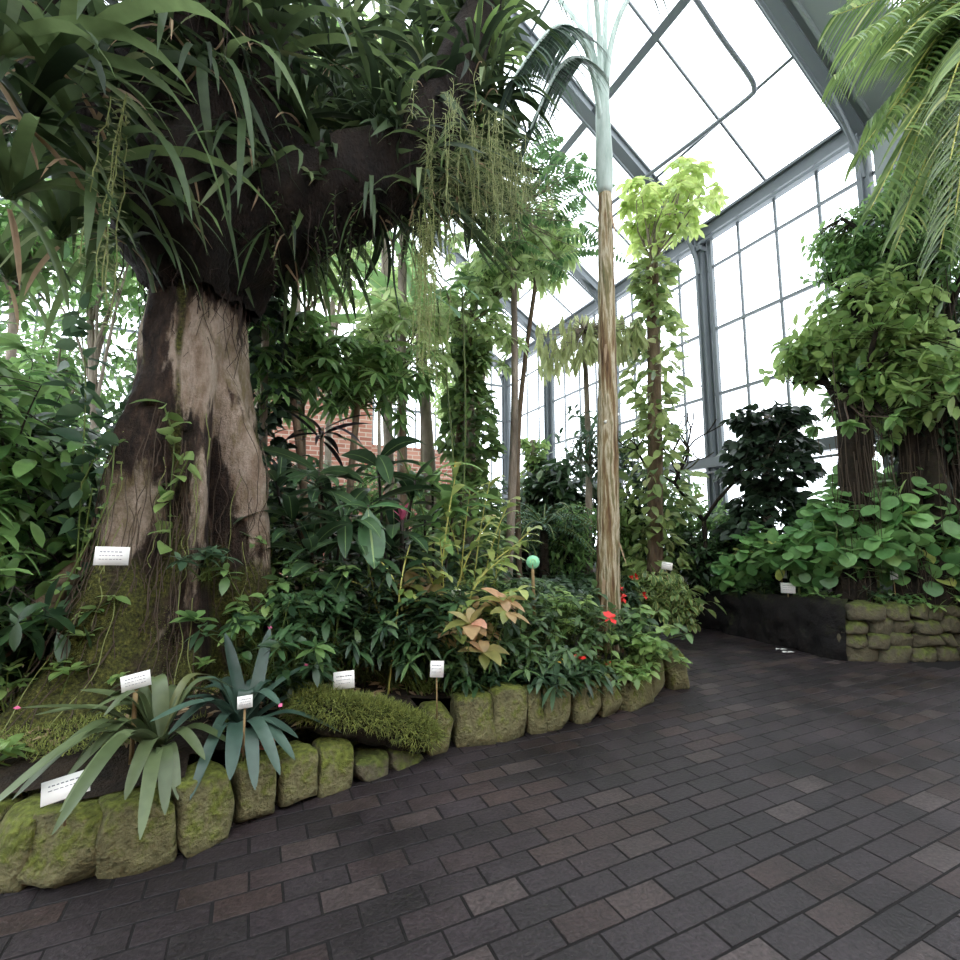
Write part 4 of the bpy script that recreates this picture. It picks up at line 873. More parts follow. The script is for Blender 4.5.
# --- ivy column
def ivy_column(name,label,base,top,r0,r1,nl,L,mat,bark=M['bark_grey'],sleeve=1.0,prof='ovate',rt=.1,W=None,extra=None,ztop=None):
    base=np.array(base);top=np.array(top);tm=MB();Q=lerp_pts([base,(base+top)/2+rs.randn(3)*.05,top],22);tm.tube(Q,np.linspace(rt,rt*.7,22),10,jit=.12)
    t=rs.rand(nl)**.9;lump=1+.35*np.sin(t*19+1)+.25*np.sin(t*43);R=np.interp(t,[0,1],[r0,r1])*lump;a=rs.rand(nl)*6.28
    i=(t*21).astype(int);c=Q[i]+(Q[np.minimum(i+1,21)]-Q[i])*(t*21-i)[:,None];o=np.stack([np.cos(a),np.sin(a),np.zeros(nl)],1);rad=R*(.35+.65*rs.rand(nl)**.5)
    lm=MB();lm.rib(c+o*rad[:,None],nrm(o+rs.randn(nl,3)*.5+np.array([0,0,-.2])),L*(.6+.8*rs.rand(nl)),(W or L*.7)*(.6+.8*rs.rand(nl)),.8,n=4,prof=prof,roll=.7)
    vm=MB();sel=rs.choice(nl,min(nl,260),replace=False);vm.twigs(c[sel]-np.array([0,0,.15]),(c+o*rad[:,None])[sel],.005,.003)
    return thing(name,label,'tree',base,[('trunk',tm,bark),('vine_stems',vm,M['stem']),('foliage',lm,mat)]+(extra or []))
ivy_column('ivy_clad_tree','column of mid green ivy standing before the left end of the glazing',gb(470,7.0),at(468,345,7.0),.52,.2,1900,.16,G['ivy'])
ivy_column('ivy_clad_tree','narrow dark ivy sleeve hanging close to the right side of the giant trunk',gb(272,5.4),at(268,250,5.4),.22,.2,900,.15,G['ivyd'],rt=.05)
ivy_column('ivy_clad_tree','dark ivy-smothered column in front of the right glazing',gb(768,9.6),at(768,412,9.6),.5,.52,2400,.2,G['ivyd'])
ivy_column('ivy_clad_tree','slim light green climber column beside the first glazing post',gb(532,10.5,.1),at(533,440,10.5),.25,.2,500,.2,G['limey'])
# --- pothos clad tree with pale lobed crown
b_=gb(655,9.0,.4);top=at(652,262,9.0)
crown=at(665,190,8.9);pm=MB();lm=MB();bm=MB();tips,ax=ell_pts([E(667,205,8.9,44,30)],30,.6)
bm.twigs(np.repeat(top[None],len(tips),0),tips,.022,.008);palmate(lm,tips,ax,4,.24,.1,k=7,pet=.34,pm=pm,droop=.9)
ivy_column('vine_clad_tree','tree wrapped in big variegated climber leaves with a bright green lobed crown',b_,top,.62,.24,950,.24,G['pothos'],bark=M['bark_brown'],rt=.15,W=.13,extra=[('crown_branches',bm,M['bark_grey']),('crown_stalks',pm,M['stem_y']),('crown_foliage',lm,G['lime'],'bright lime green crown leaves')])

# --- background shrubs in the middle distance
def fernthing(label,b_,h,nf,L,mat=G['fern'],name='tree_fern',lf=.13,lw=.03,nl=18):
    return crown_pinnate(name,label,'fern',b_,b_+np.array([0,0,h]),nf,L,nl,lf,lw,mat,M['bark_dark'],elev=(.0,.9),bend=1.3,rt=(.09,.07),prof='lance',n=2)
fernthing('dark layered fern in front of the first glazing bays, left of the green disc',gb(545,8.4),1.5,26,1.1)
fernthing('dark fern behind the green disc sign',gb(525,8.8),1.0,22,1.0)
fernthing('fern between the disc sign and the slim palm',gb(572,8.9),1.3,22,1.0)
sh=[ # u,d,top v,halfwidth m, leafmat, L,W, label
 (505,9.6,480,.8,'blue',.2,.07,'blue-green shrub at the left foot of the glazing'),
 (560,10.2,455,1.0,'dark',.3,.12,'dark large-leaved shrub before the second glazing bay'),
 (580,8.6,500,.6,'mid',.16,.05,'mid green shrub just left of the slim palm, waist high'),
 (625,9.4,500,.6,'limey',.2,.07,'fresh green shrub just right of the slim palm'),
 (635,10.2,440,.7,'dark',.22,.08,'dark shrub behind the vine-clad tree'),
 (700,9.6,530,.6,'dark',.2,.08,'dark low shrub between vine-clad tree and ivy column'),
 (540,7.7,570,.9,'dark',.2,.07,'low dark shrub behind the green disc'),
 (600,7.9,570,.7,'dark',.18,.07,'low shrub with red flowers behind the slim palm'),
 (495,8.4,540,.7,'blue',.18,.06,'blue-green low shrub right of the ivy column'),
 (440,8.2,480,.8,'mid',.2,.07,'mid green shrub left of the ivy column'),
 (380,9.0,460,1.0,'mid',.22,.08,'shrub under the brick wall, centre'),
 (300,8.5,450,.9,'dark',.22,.08,'shrub under the brick wall, close to the giant trunk'),
 (680,10.5,470,.7,'mid',.2,.07,'mid green shrub against the glazing behind the bare branches'),
 (735,10.0,500,.7,'mid',.2,.08,'shrub at the foot of the big dark glazing post'),
]
for (u,d,v,hw,g_,L,W,lb_) in sh:
    b_=gb(u,d);t=at(u,v,d);h=max(.5,t[2]-b_[2]);fl=None
    if 'red' in lb_:
        def fl(tips,ax):
            f=MB();q=np.argsort(tips[:,1])[:5];whorl(f,tips[q]+np.array([0,-.12,.05]),ax[q],5,.06,.045,elev=.5,bend=.2,n=3,prof='obov');return[('flowers',f,G['flower'],'red flowers')]
    tree_of('shrub',lb_,'shrub',b_,[b_+np.array([rs.randn()*.05,rs.randn()*.05,h*.5])],[(b_[0],b_[1],b_[2]+h*.55,hw,hw,h*.5)],int(50+60*hw*h),8,L,W,G[g_],M['stem_d'],spread=.22,elev=.2,bend=.7,rt=(.03,.015),twr=.004,limbn=8,extra=fl,n=3)
# variegated bush at the base of vine tree
b_=gb(652,8.3,.35);tree_of('variegated_bush','cream-and-green variegated bush spilling over the path corner','bush',b_,[b_+np.array([0,0,.4])],[(b_[0],b_[1],b_[2]+.32,.62,.6,.42),(b_[0]+.25,b_[1]-.25,b_[2]+.05,.45,.4,.3)],230,8,.14,.065,G['varieg'],M['stem'],spread=.15,elev=.3,bend=.9,rt=(.02,.01),twr=.004)
# bare branching frangipani
b_=gb(708,9.0);tm=MB()
def fork(p,d,L,r,lev):
    q=p+d*L;tm.tube(lerp_pts([p,(p+q)/2+rs.randn(3)*.02,q],5),[r,r*.9,r*.85,r*.8,r*.8],8)
    if lev:
        for s in range(2 if lev<3 else 3):
            a=rs.rand()*6.28;fork(q,nrm(d*.7+np.array([math.cos(a),math.sin(a),.25])*.75),L*.72,r*.72,lev-1)
top=at(700,520,9.0);fork(b_,np.array([0,0,1.]),top[2]-b_[2],.05,4)
thing('bare_branched_shrub','leafless dark branching shrub before the glazing','shrub',b_,[('branches',tm,M['bark_dark'])])

# --- right bed
rt_=[(862,7.9,[(862,330,70,55),(800,360,40,30),(905,380,60,55)],'limey',.2,.1,'large spreading tree with layered leaves over the right bed',(.16,.09),420),
     (925,8.6,[(925,250,65,60),(850,250,50,45),(960,170,60,60),(905,200,40,40)],'mid',.13,.055,'fine-leaved tall tree behind the spreading one on the right',(.15,.08),860),
     (965,7.6,[(965,420,50,50),(930,330,45,50),(900,430,35,40)],'dark',.15,.07,'dark leafy tree at the right edge',(.17,.1),480)]
for (u,d,es,g_,L,W,lb_,rt2,nt_) in rt_:
    b_=gb(u,d);d=math.hypot(b_[0],b_[1]);ell=[E(c[0],c[1],d,c[2],c[3],c[2]*.014) for c in es];e=ell[0];top=np.array(e[:3])-np.array([0,0,e[5]*.4])
    def roots(tips,ax,b_=b_,top=top):
        r=MB();P=b_+ (top-b_)*rs.uniform(.55,1,36)[:,None]+rs.randn(36,3)*np.array([.2,.2,.05]);Ls=P[:,2]-b_[2]-rs.rand(36)*1.2;hang_strands(r,P,np.maximum(Ls,.3),.007,6,.04);return[('aerial_roots',r,M['root'])]
    tree_of('aerial_rooted_tree',lb_,'tree',b_,[(b_+top)/2+np.array([.08,.05,0]),top],ell,nt_,8,L,W,G[g_],M['bark_dark'],spread=.3,elev=.05,bend=.55,rt=rt2,extra=roots,n=4,prof='ovate',surf=.4,roll=.4,limbn=12)
for k,(u,d) in enumerate(((845,8.2),(938,8.0),(905,8.8))):
    b_=gb(u,d);t=at(u,400,math.hypot(b_[0],b_[1]));m=MB();Q=lerp_pts([b_,(b_+t)/2+np.array([.1*(-1)**k,0,0]),t],20);m.tube(Q,np.linspace(.15,.09,20),12,jit=.3)
    r=MB();P=b_+(t-b_)*rs.uniform(.3,1,34)[:,None]+rs.randn(34,3)*.1;hang_strands(r,P,np.maximum(P[:,2]-b_[2],.2)*.9,.008,6,.05)
    lm=MB();tp=t+rs.randn(14,3)*.4;r.twigs(np.repeat(t[None],14,0),tp,.02,.008);whorl(lm,tp,nrm(tp-t),9,.2,.11,n=4,prof='ovate',bend=.8)
    thing('fig_tree',['fig trunk wrapped in roots, leftmost on the right bed','fig trunk wrapped in brown roots near the right edge','fig trunk between the two other root-wrapped trunks'][k],'tree',b_,[('trunk',m,M['bark_dark']),('roots',r,M['root']),('foliage',lm,G['mid'])])
# big round-leaved shrubs
rl=[(762,8.6,520,.5),(800,7.9,525,.55),(840,8.3,490,.6),(880,7.9,505,.65),(915,8.4,470,.7),(950,8.2,500,.6),(820,9.6,500,.5),(735,8.9,555,.45),(870,9.6,450,.6),(975,8.6,540,.5)]
rll=['nearest the bare branches','over the dark wall, first from the left','behind the label cards in the middle of the right bed','above the stacked stones','tall, towards the right edge','at the right edge','behind the others, under the spreading tree','low, at the left end of the dark wall','tallest, in front of the fig trunks','low, outside right']
for i,(u,d,v,hw) in enumerate(rl):
    b_=gb(u,d);t=at(u,v,math.hypot(b_[0],b_[1]));h=max(.4,t[2]-b_[2])
    tree_of('round_leaved_shrub','large round-leaved shrub, '+rll[i],'shrub',b_,[b_+np.array([0,0,h*.5])],[(b_[0],b_[1],b_[2]+h*.6,hw,hw*.8,h*.42)],int(34+32*h*hw),5,.2,.18,G['round'],M['stem'],prof='round',spread=.18,elev=.15,bend=.55,rt=(.02,.012),twr=.005,n=6,fold=.1,jit=.35)
for i,(u,d,g_,h) in enumerate(((765,7.9,'dark',.4),(820,7.7,'mid',.3),(855,7.6,'limey',.28),(900,7.6,'mid',.3),(935,7.9,'limey',.3),(880,7.8,'dark',.4),(955,8.0,'mid',.4),(715,8.1,'dark',.3),(740,8.3,'mid',.35))):
    b_=gb(u,d+.35,.58);h*=.75;clump('groundcover_plant',['dark tuft','low mid green tuft','fresh green tuft beside the stone corner','tuft over the stacked stones','fresh tuft near the right edge','dark tuft between round-leaved shrubs','tuft at the right edge','dark tuft at the far end of the wall','mid green tuft at the far end of the wall'][i]+' on the right bed edge','groundcover',b_,16,.28,.13,.045,6,G[g_],height=h,elev=.2)

# --- slim palm
pb=np.array([3.9,4.70,.25]);pt=at(605,195,6.15);pt[0]-=.0
PQ=lerp_pts([pb,pb*.5+pt*.5+np.array([.02,0,0]),pt],60);tm=MB()
rad=np.interp(np.linspace(0,1,60),[0,.04,.12,.5,1],[.19,.165,.145,.122,.088]);V=[];n_=20
tm.tube(PQ,rad*(1+.025*np.sin(np.arange(60)*1.9)),20,jit=.05)
st=at(602,80,6.15);sm=MB();sm.tube(lerp_pts([pt,pt*.5+st*.5,st],14),[.088,.1,.11,.115,.115,.11,.105,.1,.1,.095,.09,.085,.08,.07],18)
fm=MB();rm=MB()
def frond(pts,nl,lf,lw,dr=1.2,r=.02,fwd=.35,start=.3,drop=-.1,side=1):
    Q=lerp_pts(pts,nl);rm.tube(Q,np.linspace(r,r*.25,nl),6);T=nrm(np.gradient(Q,axis=0));sd=nrm(np.cross(T,Zv)+1e-4);t=np.linspace(0,1,nl);s=int(nl*start);w=np.sin(PI*np.clip(.15+t*.8,0,1))**.5
    for sg in(-1,1): fm.rib(Q[s:],nrm(sd[s:]*sg*side+T[s:]*fwd+np.array([0,0,drop])),lf*w[s:]*rs.uniform(.85,1.1,nl-s),lw,dr,n=6,prof='blade',roll=.2)
frond([st-[0,0,.9],at(592,72,5.9),at(578,58,5.4),at(558,70,4.9),at(530,130,4.5)],70,.95,.045,1.2,start=.4,r=.045,drop=-1.0)
frond([st-[0,0,.9],at(590,62,6.0),at(574,30,5.4),at(550,30,4.8),at(512,80,4.2)],70,.95,.045,1.4,start=.42,r=.045,drop=-.9)
frond([st-[0,0,.9],at(590,30,6.2),at(585,-60,6.2),at(540,-60,5.6),at(500,0,5.2)],40,.75,.035,2.0,start=.4,r=.05)
frond([st-[0,0,.8],at(612,40,6.2),at(640,-20,6.2),at(700,-90,6.0),at(760,-60,5.6)],40,.7,.035,1.6,start=.5,r=.05)
frond([st-[0,0,.8],at(605,30,6.4),at(612,-60,6.9),at(630,-140,7.4),at(650,-120,8.2)],36,.7,.035,1.6,start=.5,r=.05)
frond([st-[0,0,.7],at(598,20,6.0),at(590,-60,5.4),at(600,-100,4.6),at(640,-60,3.9)],36,.7,.035,1.6,start=.5,r=.05)
frond([st-[0,0,.7],at(592,50,6.4),at(560,0,6.9),at(520,-40,7.4),at(480,20,7.9)],36,.7,.035,1.6,start=.5,r=.05)
strips=[]
for z,a,L in((.3,-1.9,.5),(1.2,-1.2,.35),(.8,-2.6,.5),(3.3,-2.4,.3),(4.9,-1.8,.45)):
    i=int(z/5.6*59)+3;p=PQ[min(i,59)]+np.array([math.cos(a),math.sin(a),0])*.125;strip=MB();strips.append(strip);strip.rib([p],[[math.cos(a)*.35,math.sin(a)*.35,-1]],L,.05,.1,n=4,prof='blade')
thing('slim_palm','slim palm with a straight streaked trunk rising from the bend of the left bed','palm',pb,[('trunk',tm,M['bark_palm']),('crownshaft',sm,M['shaft'],'pale smooth crownshaft'),*[('peeling_bark',q_,G['brown']) for q_ in strips],('frond_stalks',rm,M['shaft']),('fronds',fm,G['palmd'])])
tg=MB();p=PQ[26]+np.array([-.02,-.125,.0]);tg.bar(PQ[28]+np.array([-.12,-.08,-.04]),PQ[28]+np.array([.13,-.06,.1]),.02,.03);o=tg.build('tree_tie',M['card']);tag(o,'pale tie strapped round the slim palm trunk at mid height','tie')

# --- overhanging palm at the right
pb2=np.array([9.0,2.35,0.0]);cr=at(1010,60,7.9)
tm=MB();tm.tube(lerp_pts([pb2,pb2*.5+cr*.5,cr],30),np.linspace(.19,.14,30)*(1+.04*np.sin(np.arange(30)*2)),16,jit=.08)
fm=MB();rm=MB()
for tg_ in((915,90,6.9),(930,160,7.2),(900,30,6.6),(945,100,5.6),(960,60,5.4),(935,20,5.9),(975,150,6.0),(985,200,7.3),(870,120,7.4),(895,250,7.0),(870,210,6.2),(900,180,6.6),(920,200,6.9),(955,215,6.0),(890,110,6.4),(850,40,6.0),(835,75,6.8),(835,15,7.2),(860,150,6.6),(900,225,6.5),(940,250,6.6),(880,60,5.8),(905,130,5.9),(860,-60,6.5),(930,-90,6.0),(985,240,6.3),(890,190,7.6),(850,-20,8.2),(950,160,5.6),(1080,60,6.5),(1100,200,8.5),(1060,-150,8),(925,60,7.2),(960,240,7.6)):
    e=at(*tg_);mid=(cr+e)/2+np.array([0,0,.45+.25*rs.rand()])
    frond([cr,cr*.75+mid*.25+np.array([0,0,.2]),mid,e],52,.85,.042,1.3,r=.02,fwd=.75,start=.12,drop=-.25)
thing('arching_palm','tall palm with long yellow-green fronds arching in at the upper right corner','palm',pb2,[('trunk',tm,M['bark_palm']),('frond_stalks',rm,M['stem_y']),('fronds',fm,G['palm'])])

# ================================================================== MAIN LEFT BED PLANTS
def rosette_plant(label,base,heads,mat,L,W,k=15,name='broad_leaved_plant',stem=M['stem_d'],bend=.9,elev=.35,prof='ell'):
    sm=MB();lm=MB();base=np.array(base)
    for h in heads:
        h=np.array(h);sm.tube(lerp_pts([base+rs.randn(3)*np.array([.08,.08,0]),(base+h)/2+rs.randn(3)*.04,h],10),.014,6);whorl(lm,[h],[nrm(h-base+np.array([0,-.15,.6]))],k,L,W,elev=elev,bend=bend,spread=.28,n=7,prof=prof,jit=.35,lj=.3,fold=.22)
    return thing(name,label,'shrub',base,[('stems',sm,stem),('foliage',lm,mat)])
rosette_plant('tall plant with dark glossy leaf rosettes just right of the giant trunk',gb(330,4.75),[at(318,470,4.7),at(290,510,4.6),at(345,515,4.5),at(312,545,4.4),at(275,475,5.0)],G['dark_rib'],.48,.12)
rosette_plant('broad-leaved plant with paddle leaves in front of the brown stems',gb(385,4.9),[at(378,455,4.9),at(368,505,4.6),at(415,480,5.0),at(395,525,4.7)],G['dark_rib'],.55,.15,12)
rosette_plant('broad-leaved plant whose long leaves reach toward the ivy column',gb(430,5.2),[at(432,470,5.2),at(455,500,5.1),at(425,520,5.0)],G['mid'],.5,.12,12)
# single big leaf with pale midrib
b_=gb(372,4.4);sm=MB();t=at(368,508,4.35);sm.tube(lerp_pts([b_,(b_+t)/2,t],8),.01,6);lm=MB();lm.rib([t],[[.05,-.35,-.9]],.55,.24,.2,n=9,prof='ell',fold=.15,roll=.05);lm.rib([t,t],[[-.6,-.4,.2],[.7,-.2,.2]],.4,.15,.9,n=7,prof='ell')
thing('broad_leaved_plant','plant holding one hanging oval leaf with a pale midrib','shrub',b_,[('stems',sm,M['stem']),('foliage',lm,leafmat('ribbed leaf',(52,88,52),(66,104,62),.3,.32,rib=(150,180,110),ribw=.04))])
# cordyline dark leaves (blackish-purple)
b_=gb(318,5.3);h=at(322,428,5.3);sm=MB();sm.tube([b_,h],.02,8);lm=MB();whorl(lm,[h],[[0,0,1]],16,.55,.055,elev=.3,bend=.8,spread=.15,n=6)
thing('cordyline','cordyline with blackish leaves before the brick wall','shrub',b_,[('stem',sm,M['bark_brown']),('leaves',lm,leafmat('black leaf',(26,24,28),(50,44,52),.1,.35))])
# ginger stems with yellow green leaves
def ginger(label,base,tips,mat,leafL=.26,leafW=.075,flower=None,group=None):
    sm=MB();lm=MB();fm=MB();base=np.array(base)
    for tp in tips:
        tp=np.array(tp);b0=base+rs.randn(3)*np.array([.12,.12,0]);Q=lerp_pts([b0,b0*.45+tp*.55+np.array([0,0,.22]),tp],16);sm.tube(Q,np.linspace(.009,.005,16),6)
        T=nrm(np.gradient(Q,axis=0));sd=nrm(np.cross(T,Zv)+1e-3);ks=np.arange(5,16);sg=np.where(ks%2,1,-1)[:,None]
        lm.rib(Q[ks],nrm(sd[ks]*sg*.9+T[ks]*.6+rs.randn(len(ks),3)*.2),leafL*(.7+.5*rs.rand(len(ks))),leafW,.9,n=5,prof='ell')
        if flower and rs.rand()<flower[1]: whorl(fm,[tp],[T[-1]],8,.07,.025,elev=1.0,bend=.1,spread=.08,n=2)
    return thing('ginger_plant',label,'ginger plant',base,[('stems',sm,M['stem_y']),('foliage',lm,mat),('flower_spikes',fm,flower[0] if flower else G['yfl'])],group)
ginger('ginger plant with one tall yellow-green stem and orange spike',gb(440,4.6),[at(457,468,4.6)],G['yell'],flower=(G['yfl'],1))
ginger('arching yellow-green ginger plant in the bed centre',gb(450,4.7),[at(500,560,4.5),at(520,590,4.4),at(490,520,4.8),at(420,560,4.3),at(480,600,4.2),at(395,590,4.3),at(440,540,4.5),at(515,545,4.9)],G['yell'])
ginger('ginger plant leaning right under the ivy column',gb(470,5.2),[at(510,500,5.3),at(490,480,5.5),at(530,530,5.0),at(470,490,5.3),at(440,500,5.0),at(500,530,4.9)],G['yell'])
ginger('darker ginger plant left of the yellow-green one',gb(400,4.4),[at(380,560,4.2),at(350,580,4.2),at(410,545,4.4),at(420,600,4.1),at(360,545,4.4)],G['dark'])
# pink bud
b_=gb(402,4.7);t=at(402,520,4.7);sm=MB();sm.tube([b_,t],.02,8);fm=MB();whorl(fm,[t+[0,0,.05]],[[0,0,1]],10,.13,.05,elev=1.1,bend=.1,spread=.1,n=4);thing('torch_ginger','thick dark stem topped by a pink and cream bud','flower',b_,[('stem',sm,M['stem_d']),('bud',fm,G['pink'],'pink bud')])
clump('copperleaf','coppery pink-leaved plant at the bed centre','shrub',gb(478,4.35),16,.3,.2,.11,6,G['red'],height=.75,prof='ovate',bend=.8,n=5)
clump('copperleaf','small coppery-leaved plant above the bromeliad-free middle','shrub',gb(415,4.6),6,.15,.22,.11,5,G['red'],height=1.15,prof='ovate',bend=.8,n=5)
# undergrowth; every clump its own
ug=[(285,3.9,.35,.7,'dark',.15,.05),(300,4.3,.4,.9,'ivy',.14,.06),(330,4.1,.4,.75,'dark',.18,.05),(365,4.35,.3,.5,'mid',.15,.045),(345,4.5,.4,1.0,'dark',.16,.05),(395,4.35,.35,.6,'dark',.2,.04),(390,4.3,.4,.8,'blue',.18,.04),(425,4.2,.28,.45,'mid',.16,.035),
    (430,4.3,.35,.8,'dark',.2,.05),(455,4.25,.24,.28,'dark',.14,.035),(475,4.35,.24,.36,'mid',.16,.035),(505,4.28,.2,.24,'dark',.17,.035),(520,4.5,.28,.45,'mid',.15,.04),(540,4.38,.16,.24,'blue',.22,.05),(560,4.65,.26,.32,'mid',.12,.04),(577,4.5,.16,.2,'dark',.17,.035),(594,4.75,.14,.14,'mid',.12,.04),(613,5.0,.14,.12,'limey',.1,.04),(628,4.9,.14,.14,'limey',.1,.045),(500,4.9,.4,.9,'mid',.13,.05),(530,5.1,.4,.8,'mid',.12,.05),(560,5.3,.4,.75,'limey',.12,.05),(485,5.4,.4,.9,'limey',.13,.05),(590,5.2,.35,.65,'mid',.13,.05),(520,5.9,.5,.75,'blue',.18,.08),(560,6.2,.5,.7,'blue',.2,.08),(630,5.6,.3,.5,'mid',.13,.06),(455,4.8,.4,.8,'dark',.16,.05),(300,3.85,.2,.3,'dark',.12,.04),(645,5.2,.25,.35,'limey',.12,.06),(258,4.2,.25,.6,'ivy',.1,.05),(395,5.3,.5,1.2,'dark',.2,.06),(350,5.5,.5,1.3,'dark',.2,.07),(445,5.8,.5,1.2,'dark',.2,.06),(275,4.9,.3,1.2,'ivy',.14,.06)]
ugl=['dark low plant at the right foot of the giant trunk','tangled leafy plant right of the giant trunk foot','dark plant behind the label with two rows of print','blue-green low plant behind the mossy log','dark plant under the glossy rosettes','narrow-leaved dark plant above the mossy log end','blue-green narrow-leaved plant near the bed centre','low narrow-leaved plant left of the small square label','dark leafy plant behind the small square label','low tuft just right of the small square label','dark lance-leaved plant over the wedge-topped stone','blue-green lance-leaved plant over the middle curb','mid green plant behind the middle curb','lance-leaved plant with long drooping blades over the curb','mid green plant left of the slim palm','lance-leaved plant over the stone with the dark spot','blue-green plant just left of the slim palm foot','mid green plant at the slim palm foot with red blooms','fresh green tuft over the bend stones','fine-leaved plant at the foot of the ginger','fine-leaved plant just left of the green disc stake','light green fine-leaved plant right of the green disc stake','light green plant behind the ginger','fine-leaved plant left of the palm, further back','broad blue-green plant behind the green disc','broad blue-green plant right of the green disc','mid green plant behind the slim palm','dark plant inside the bed centre','tiny dark plant beside the blue-green bromeliad','fresh green tuft hanging at the back of the bend','small-leaved climber at the trunk base','tall dark plant behind the glossy rosettes','tall dark plant behind the cordyline','tall dark plant in front of the ivy column','leafy plant behind the giant trunk right flank']
for i,(u,d,rad_,h,g_,L,W) in enumerate(ug):
    fl=(G['flower'],2,.06) if i in(17,15) else ((G['yfl'],3,.04) if i==13 else None)
    clump('undergrowth_plant',ugl[i],'undergrowth plant',gb(u,d),int(18+38*rad_),rad_,L,W,8,G[{'mid':'shade'}.get(g_,g_)],M['stem'],height=h,elev=.15,bend=.8,spread=.08,flowers=fl)
# hibiscus sprays with red flowers by the palm
for k,(u,v,d) in enumerate(((610,618,4.9),(633,568,8.0),(622,597,6.2),(580,584,7.5),(667,500,8.6))):
    if k in(0,2):
        b_=gb(u,d);t=at(u,v,d);sm=MB();sm.tube([b_,t],.005,5);fm=MB();whorl(fm,[t],[[-.2,-.9,.3]],6,.07,.055,elev=.3,bend=.2,n=3,prof='obov');lm=MB();Q=b_+(t-b_)*np.linspace(.3,.95,9)[:,None];lm.rib(Q,rs.randn(9,3)+[0,-.2,.2],.11,.07,.6,n=4,prof='ovate')
        thing('hibiscus',['red-flowered hibiscus sprig in front of the slim palm foot','','red-flowered hibiscus sprig right of the slim palm'][k],'flower',b_,[('stem',sm,M['stem']),('leaves',lm,G['limey']),('flower',fm,G['flower'],'red flower')])
# hibiscus spray reaching over the path
b_=gb(640,5.0);sm=MB();lm=MB()
for tp in(at(680,628,5.4),at(660,610,5.6),at(650,640,5.0),at(640,605,5.5)):
    Q=lerp_pts([b_,(b_+tp)/2+np.array([0,0,.2]),tp],12);sm.tube(Q,.005,4);lm.rib(Q[4:],rs.randn(8,3)*[1,1,.3],.14,.09,.6,n=4,prof='ovate')
thing('trailing_plant','light green leafy spray reaching out over the path behind the bend','plant',b_,[('stems',sm,M['stem']),('foliage',lm,G['limey'])])
# small left foreground sprouts
for k,(u,v,d) in enumerate(((20,650,4.3),(15,740,3.7),(70,640,4.2),(110,600,4.3))):
    b_=gb(u,d);clump('sprout',['leafy sprout by the pale root','leafy sprout at the left edge above the bromeliad','leafy sprout left of the moss buttress','leafy sprout under the trunk label'][k],'plant',b_,6,.12,.11,.045,5,G['limey'],height=max(.1,at(u,v,d)[2]-b_[2]),elev=.2)

# ================================================================== LABELS
def label_card(label,u,v,d,w,h,tilt=0,yaw=0,stake=None,lines=3,lie=0,mount=None,pitch=-.25):
    p=at(u,v,d);from mathutils import Euler
    rz=-math.atan2(p[0],p[1])+yaw
    R=Euler((pitch if not lie else -lie,tilt,rz),'XYZ').to_matrix()
    R3=np.array(R);m=MB();m.box(p,(w,.004,h),tilt=R3)
    t=MB();
    rn=random.Random(int(u))
    for i in range(lines):
        zz=h*(.22-.2*i);x=-w*.36
        while x<w*.3:
            ww=rn.uniform(.04,.10)*w
            t.box(p+R3@np.array([x+ww/2,-.0028,zz]),(ww,.0008,h*(.05 if i==0 else .032)),tilt=R3);x+=ww+w*.03
    parts=[('card',m,M['card']),('print',t,M['print'])]
    s=MB();zb=gz(p[0],p[1]) if mount is None else mount
    if stake: 
        q=p+np.array([0,.008,0]);s.bar((q[0]+.006,q[1],zb-.03),q+np.array([0,0,-h*.1]),stake,stake*.5,(0,1,0));parts.append(('stake',s,M['wood']))
    b0=p.copy();b0[2]=zb if stake else p[2]
    return thing('plant_label',label,'plant label',b0,parts)
label_card('white label card fixed to the left side of the giant trunk',112,556,3.6,.165,.11,tilt=.04)
label_card('white label on a wooden stake at the giant trunk foot',136,681,3.35,.135,.082,tilt=-.16,stake=.022)
label_card('small white label amid the blue-green bromeliad leaves',245,702,3.2,.08,.068,tilt=-.05,stake=.012)
label_card('white label on a stake behind the mossy log',344,680,3.6,.14,.115,tilt=-.05,stake=.015)
label_card('pale label half hidden behind the one near the mossy log',339,638,4.3,.1,.07,stake=.012)
label_card('small square white label above the curb, right of the log',437,669,3.72,.10,.115,tilt=.03,stake=.01)
label_card('white label tilted back under the olive bromeliad leaves',66,787,3.0,.17,.11,tilt=-.1,lie=.9,stake=.01,lines=2)
label_card('white label in the copper-coloured plants',456,593,4.5,.08,.07,stake=.01,lines=2)
label_card('white label above the variegated bush',667,566,8.2,.16,.12,stake=.012,lines=2,tilt=.15)
label_card('small label at the left end of the dark wall',733,579,9.45,.15,.11,stake=.012,mount=.6)
label_card('upper of two stacked labels over the dark wall',782,574,8.75,.13,.13,stake=.012,mount=.6)
label_card('lower of two stacked labels over the dark wall',788,588,8.42,.18,.15,stake=.012,mount=.6)
label_card('white label left of the right-hand one above the stacked stones',894,574,8.6,.08,.16,stake=.012,mount=.6)
label_card('rightmost white label above the stacked stones',937,581,8.85,.17,.14,tilt=.2,stake=.012,mount=.6)
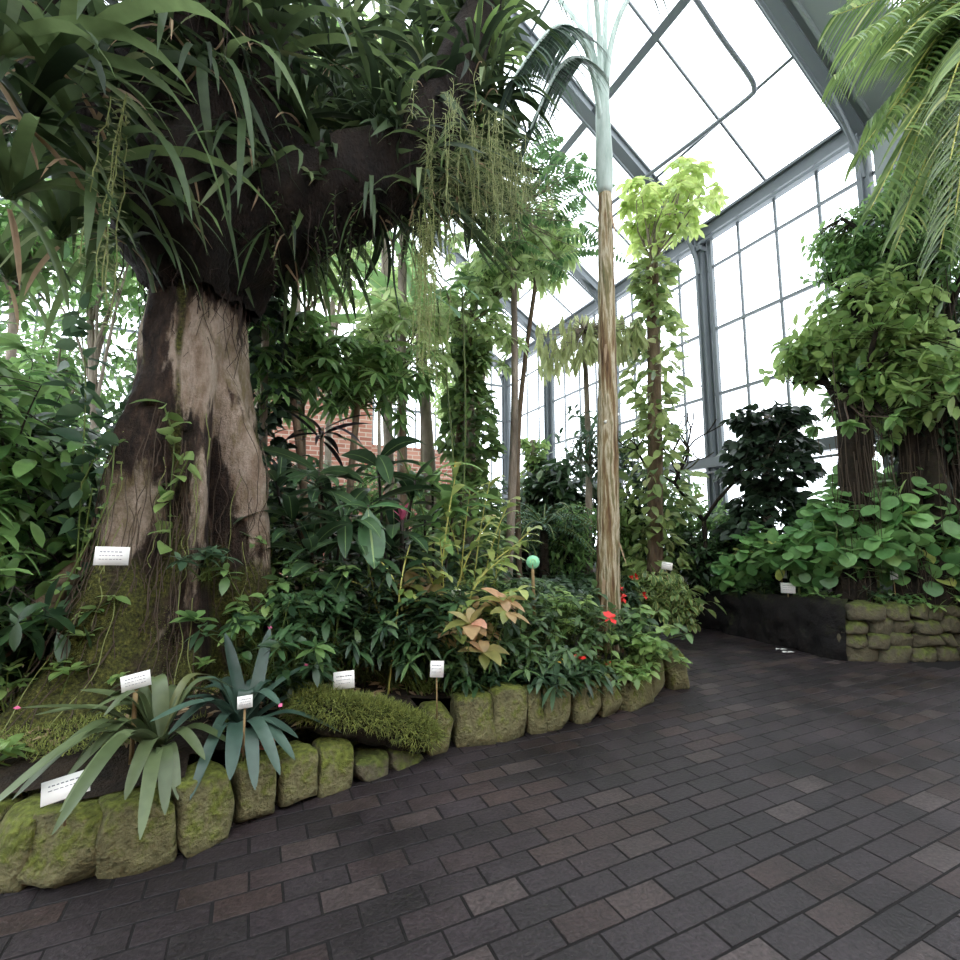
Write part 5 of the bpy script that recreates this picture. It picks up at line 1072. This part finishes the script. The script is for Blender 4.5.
# green disc on a stake
p=at(533,562,4.9);m=MB();rz=-math.atan2(p[0],p[1]);ax=np.array([-math.sin(-rz)*1,-math.cos(-rz),0])
ax=nrm(np.array([-p[0],-p[1],0]));m.tube([p-ax*.004,p+ax*.004],[.066,.066],40)
sx=nrm(np.cross(ax,Zv));q=MB();arc=[p+ax*.006+sx*(.028*math.cos(a))+Zv*(.028*math.sin(a)) for a in np.linspace(-.4,3.6,14)];q.tube(arc,.0035,5);q.tube([p+ax*.006-Zv*.03,p+ax*.006+Zv*.012],.0035,5)
s=MB();bb=gz(p[0],p[1]);s.tube(lerp_pts([(p[0]+.01,p[1]+.01,bb),(p[0]+.015,p[1]+.012,(bb+p[2])/2),(p[0],p[1]+.012,p[2]-.03)],8),.016,8)
thing('marker_disc','mint green round marker disc on a wooden stake','marker',(p[0],p[1],bb),[('disc',m,M['green']),('symbol',q,M['pale']),('stake',s,M['wood'])])
# small white flecks laid on the path
for k,(u,v) in enumerate(((676,672),(779,650),(786,653))):
    x,y=fxy(u,v);m=MB();m.rib([[x-.06,y,.012],[x,y-.02,.012]],[[1,.2,.03],[1,-.3,.03]],.11,.06,.05,n=3,prof='ell',roll=.05);o=m.build('white_fleck',M['card']);tag(o,['white flecks on the path beside the bend of the curb','left pair of white flecks on the path below the dark wall','right pair of white flecks on the path below the dark wall'][k],'fleck')

# ================================================================== LIGHT, WORLD, CAMERA
w=bpy.data.worlds.new('overcast sky');bpy.context.scene.world=w;w.use_nodes=True;nt=w.node_tree;bg=nt.nodes['Background'];bg.inputs[0].default_value=(.93,.965,1,1);bg.inputs[1].default_value=5.0
cam=bpy.data.cameras.new('camera');co=bpy.data.objects.new('camera',cam);C.objects.link(co);cam.sensor_width=36;cam.lens=18;cam.clip_start=.05
co.location=(0,0,H);co.rotation_euler=(PI/2+PITCH,0,-AZ);bpy.context.scene.camera=co
sc=bpy.context.scene;sc.view_settings.view_transform='Standard';sc.view_settings.look='None';sc.view_settings.exposure=-.15;sc.view_settings.gamma=1;sc.view_settings.use_curve_mapping=False
sc.cycles.use_denoising=True;sc.cycles.max_bounces=8;sc.cycles.transparent_max_bounces=12;sc.cycles.diffuse_bounces=4
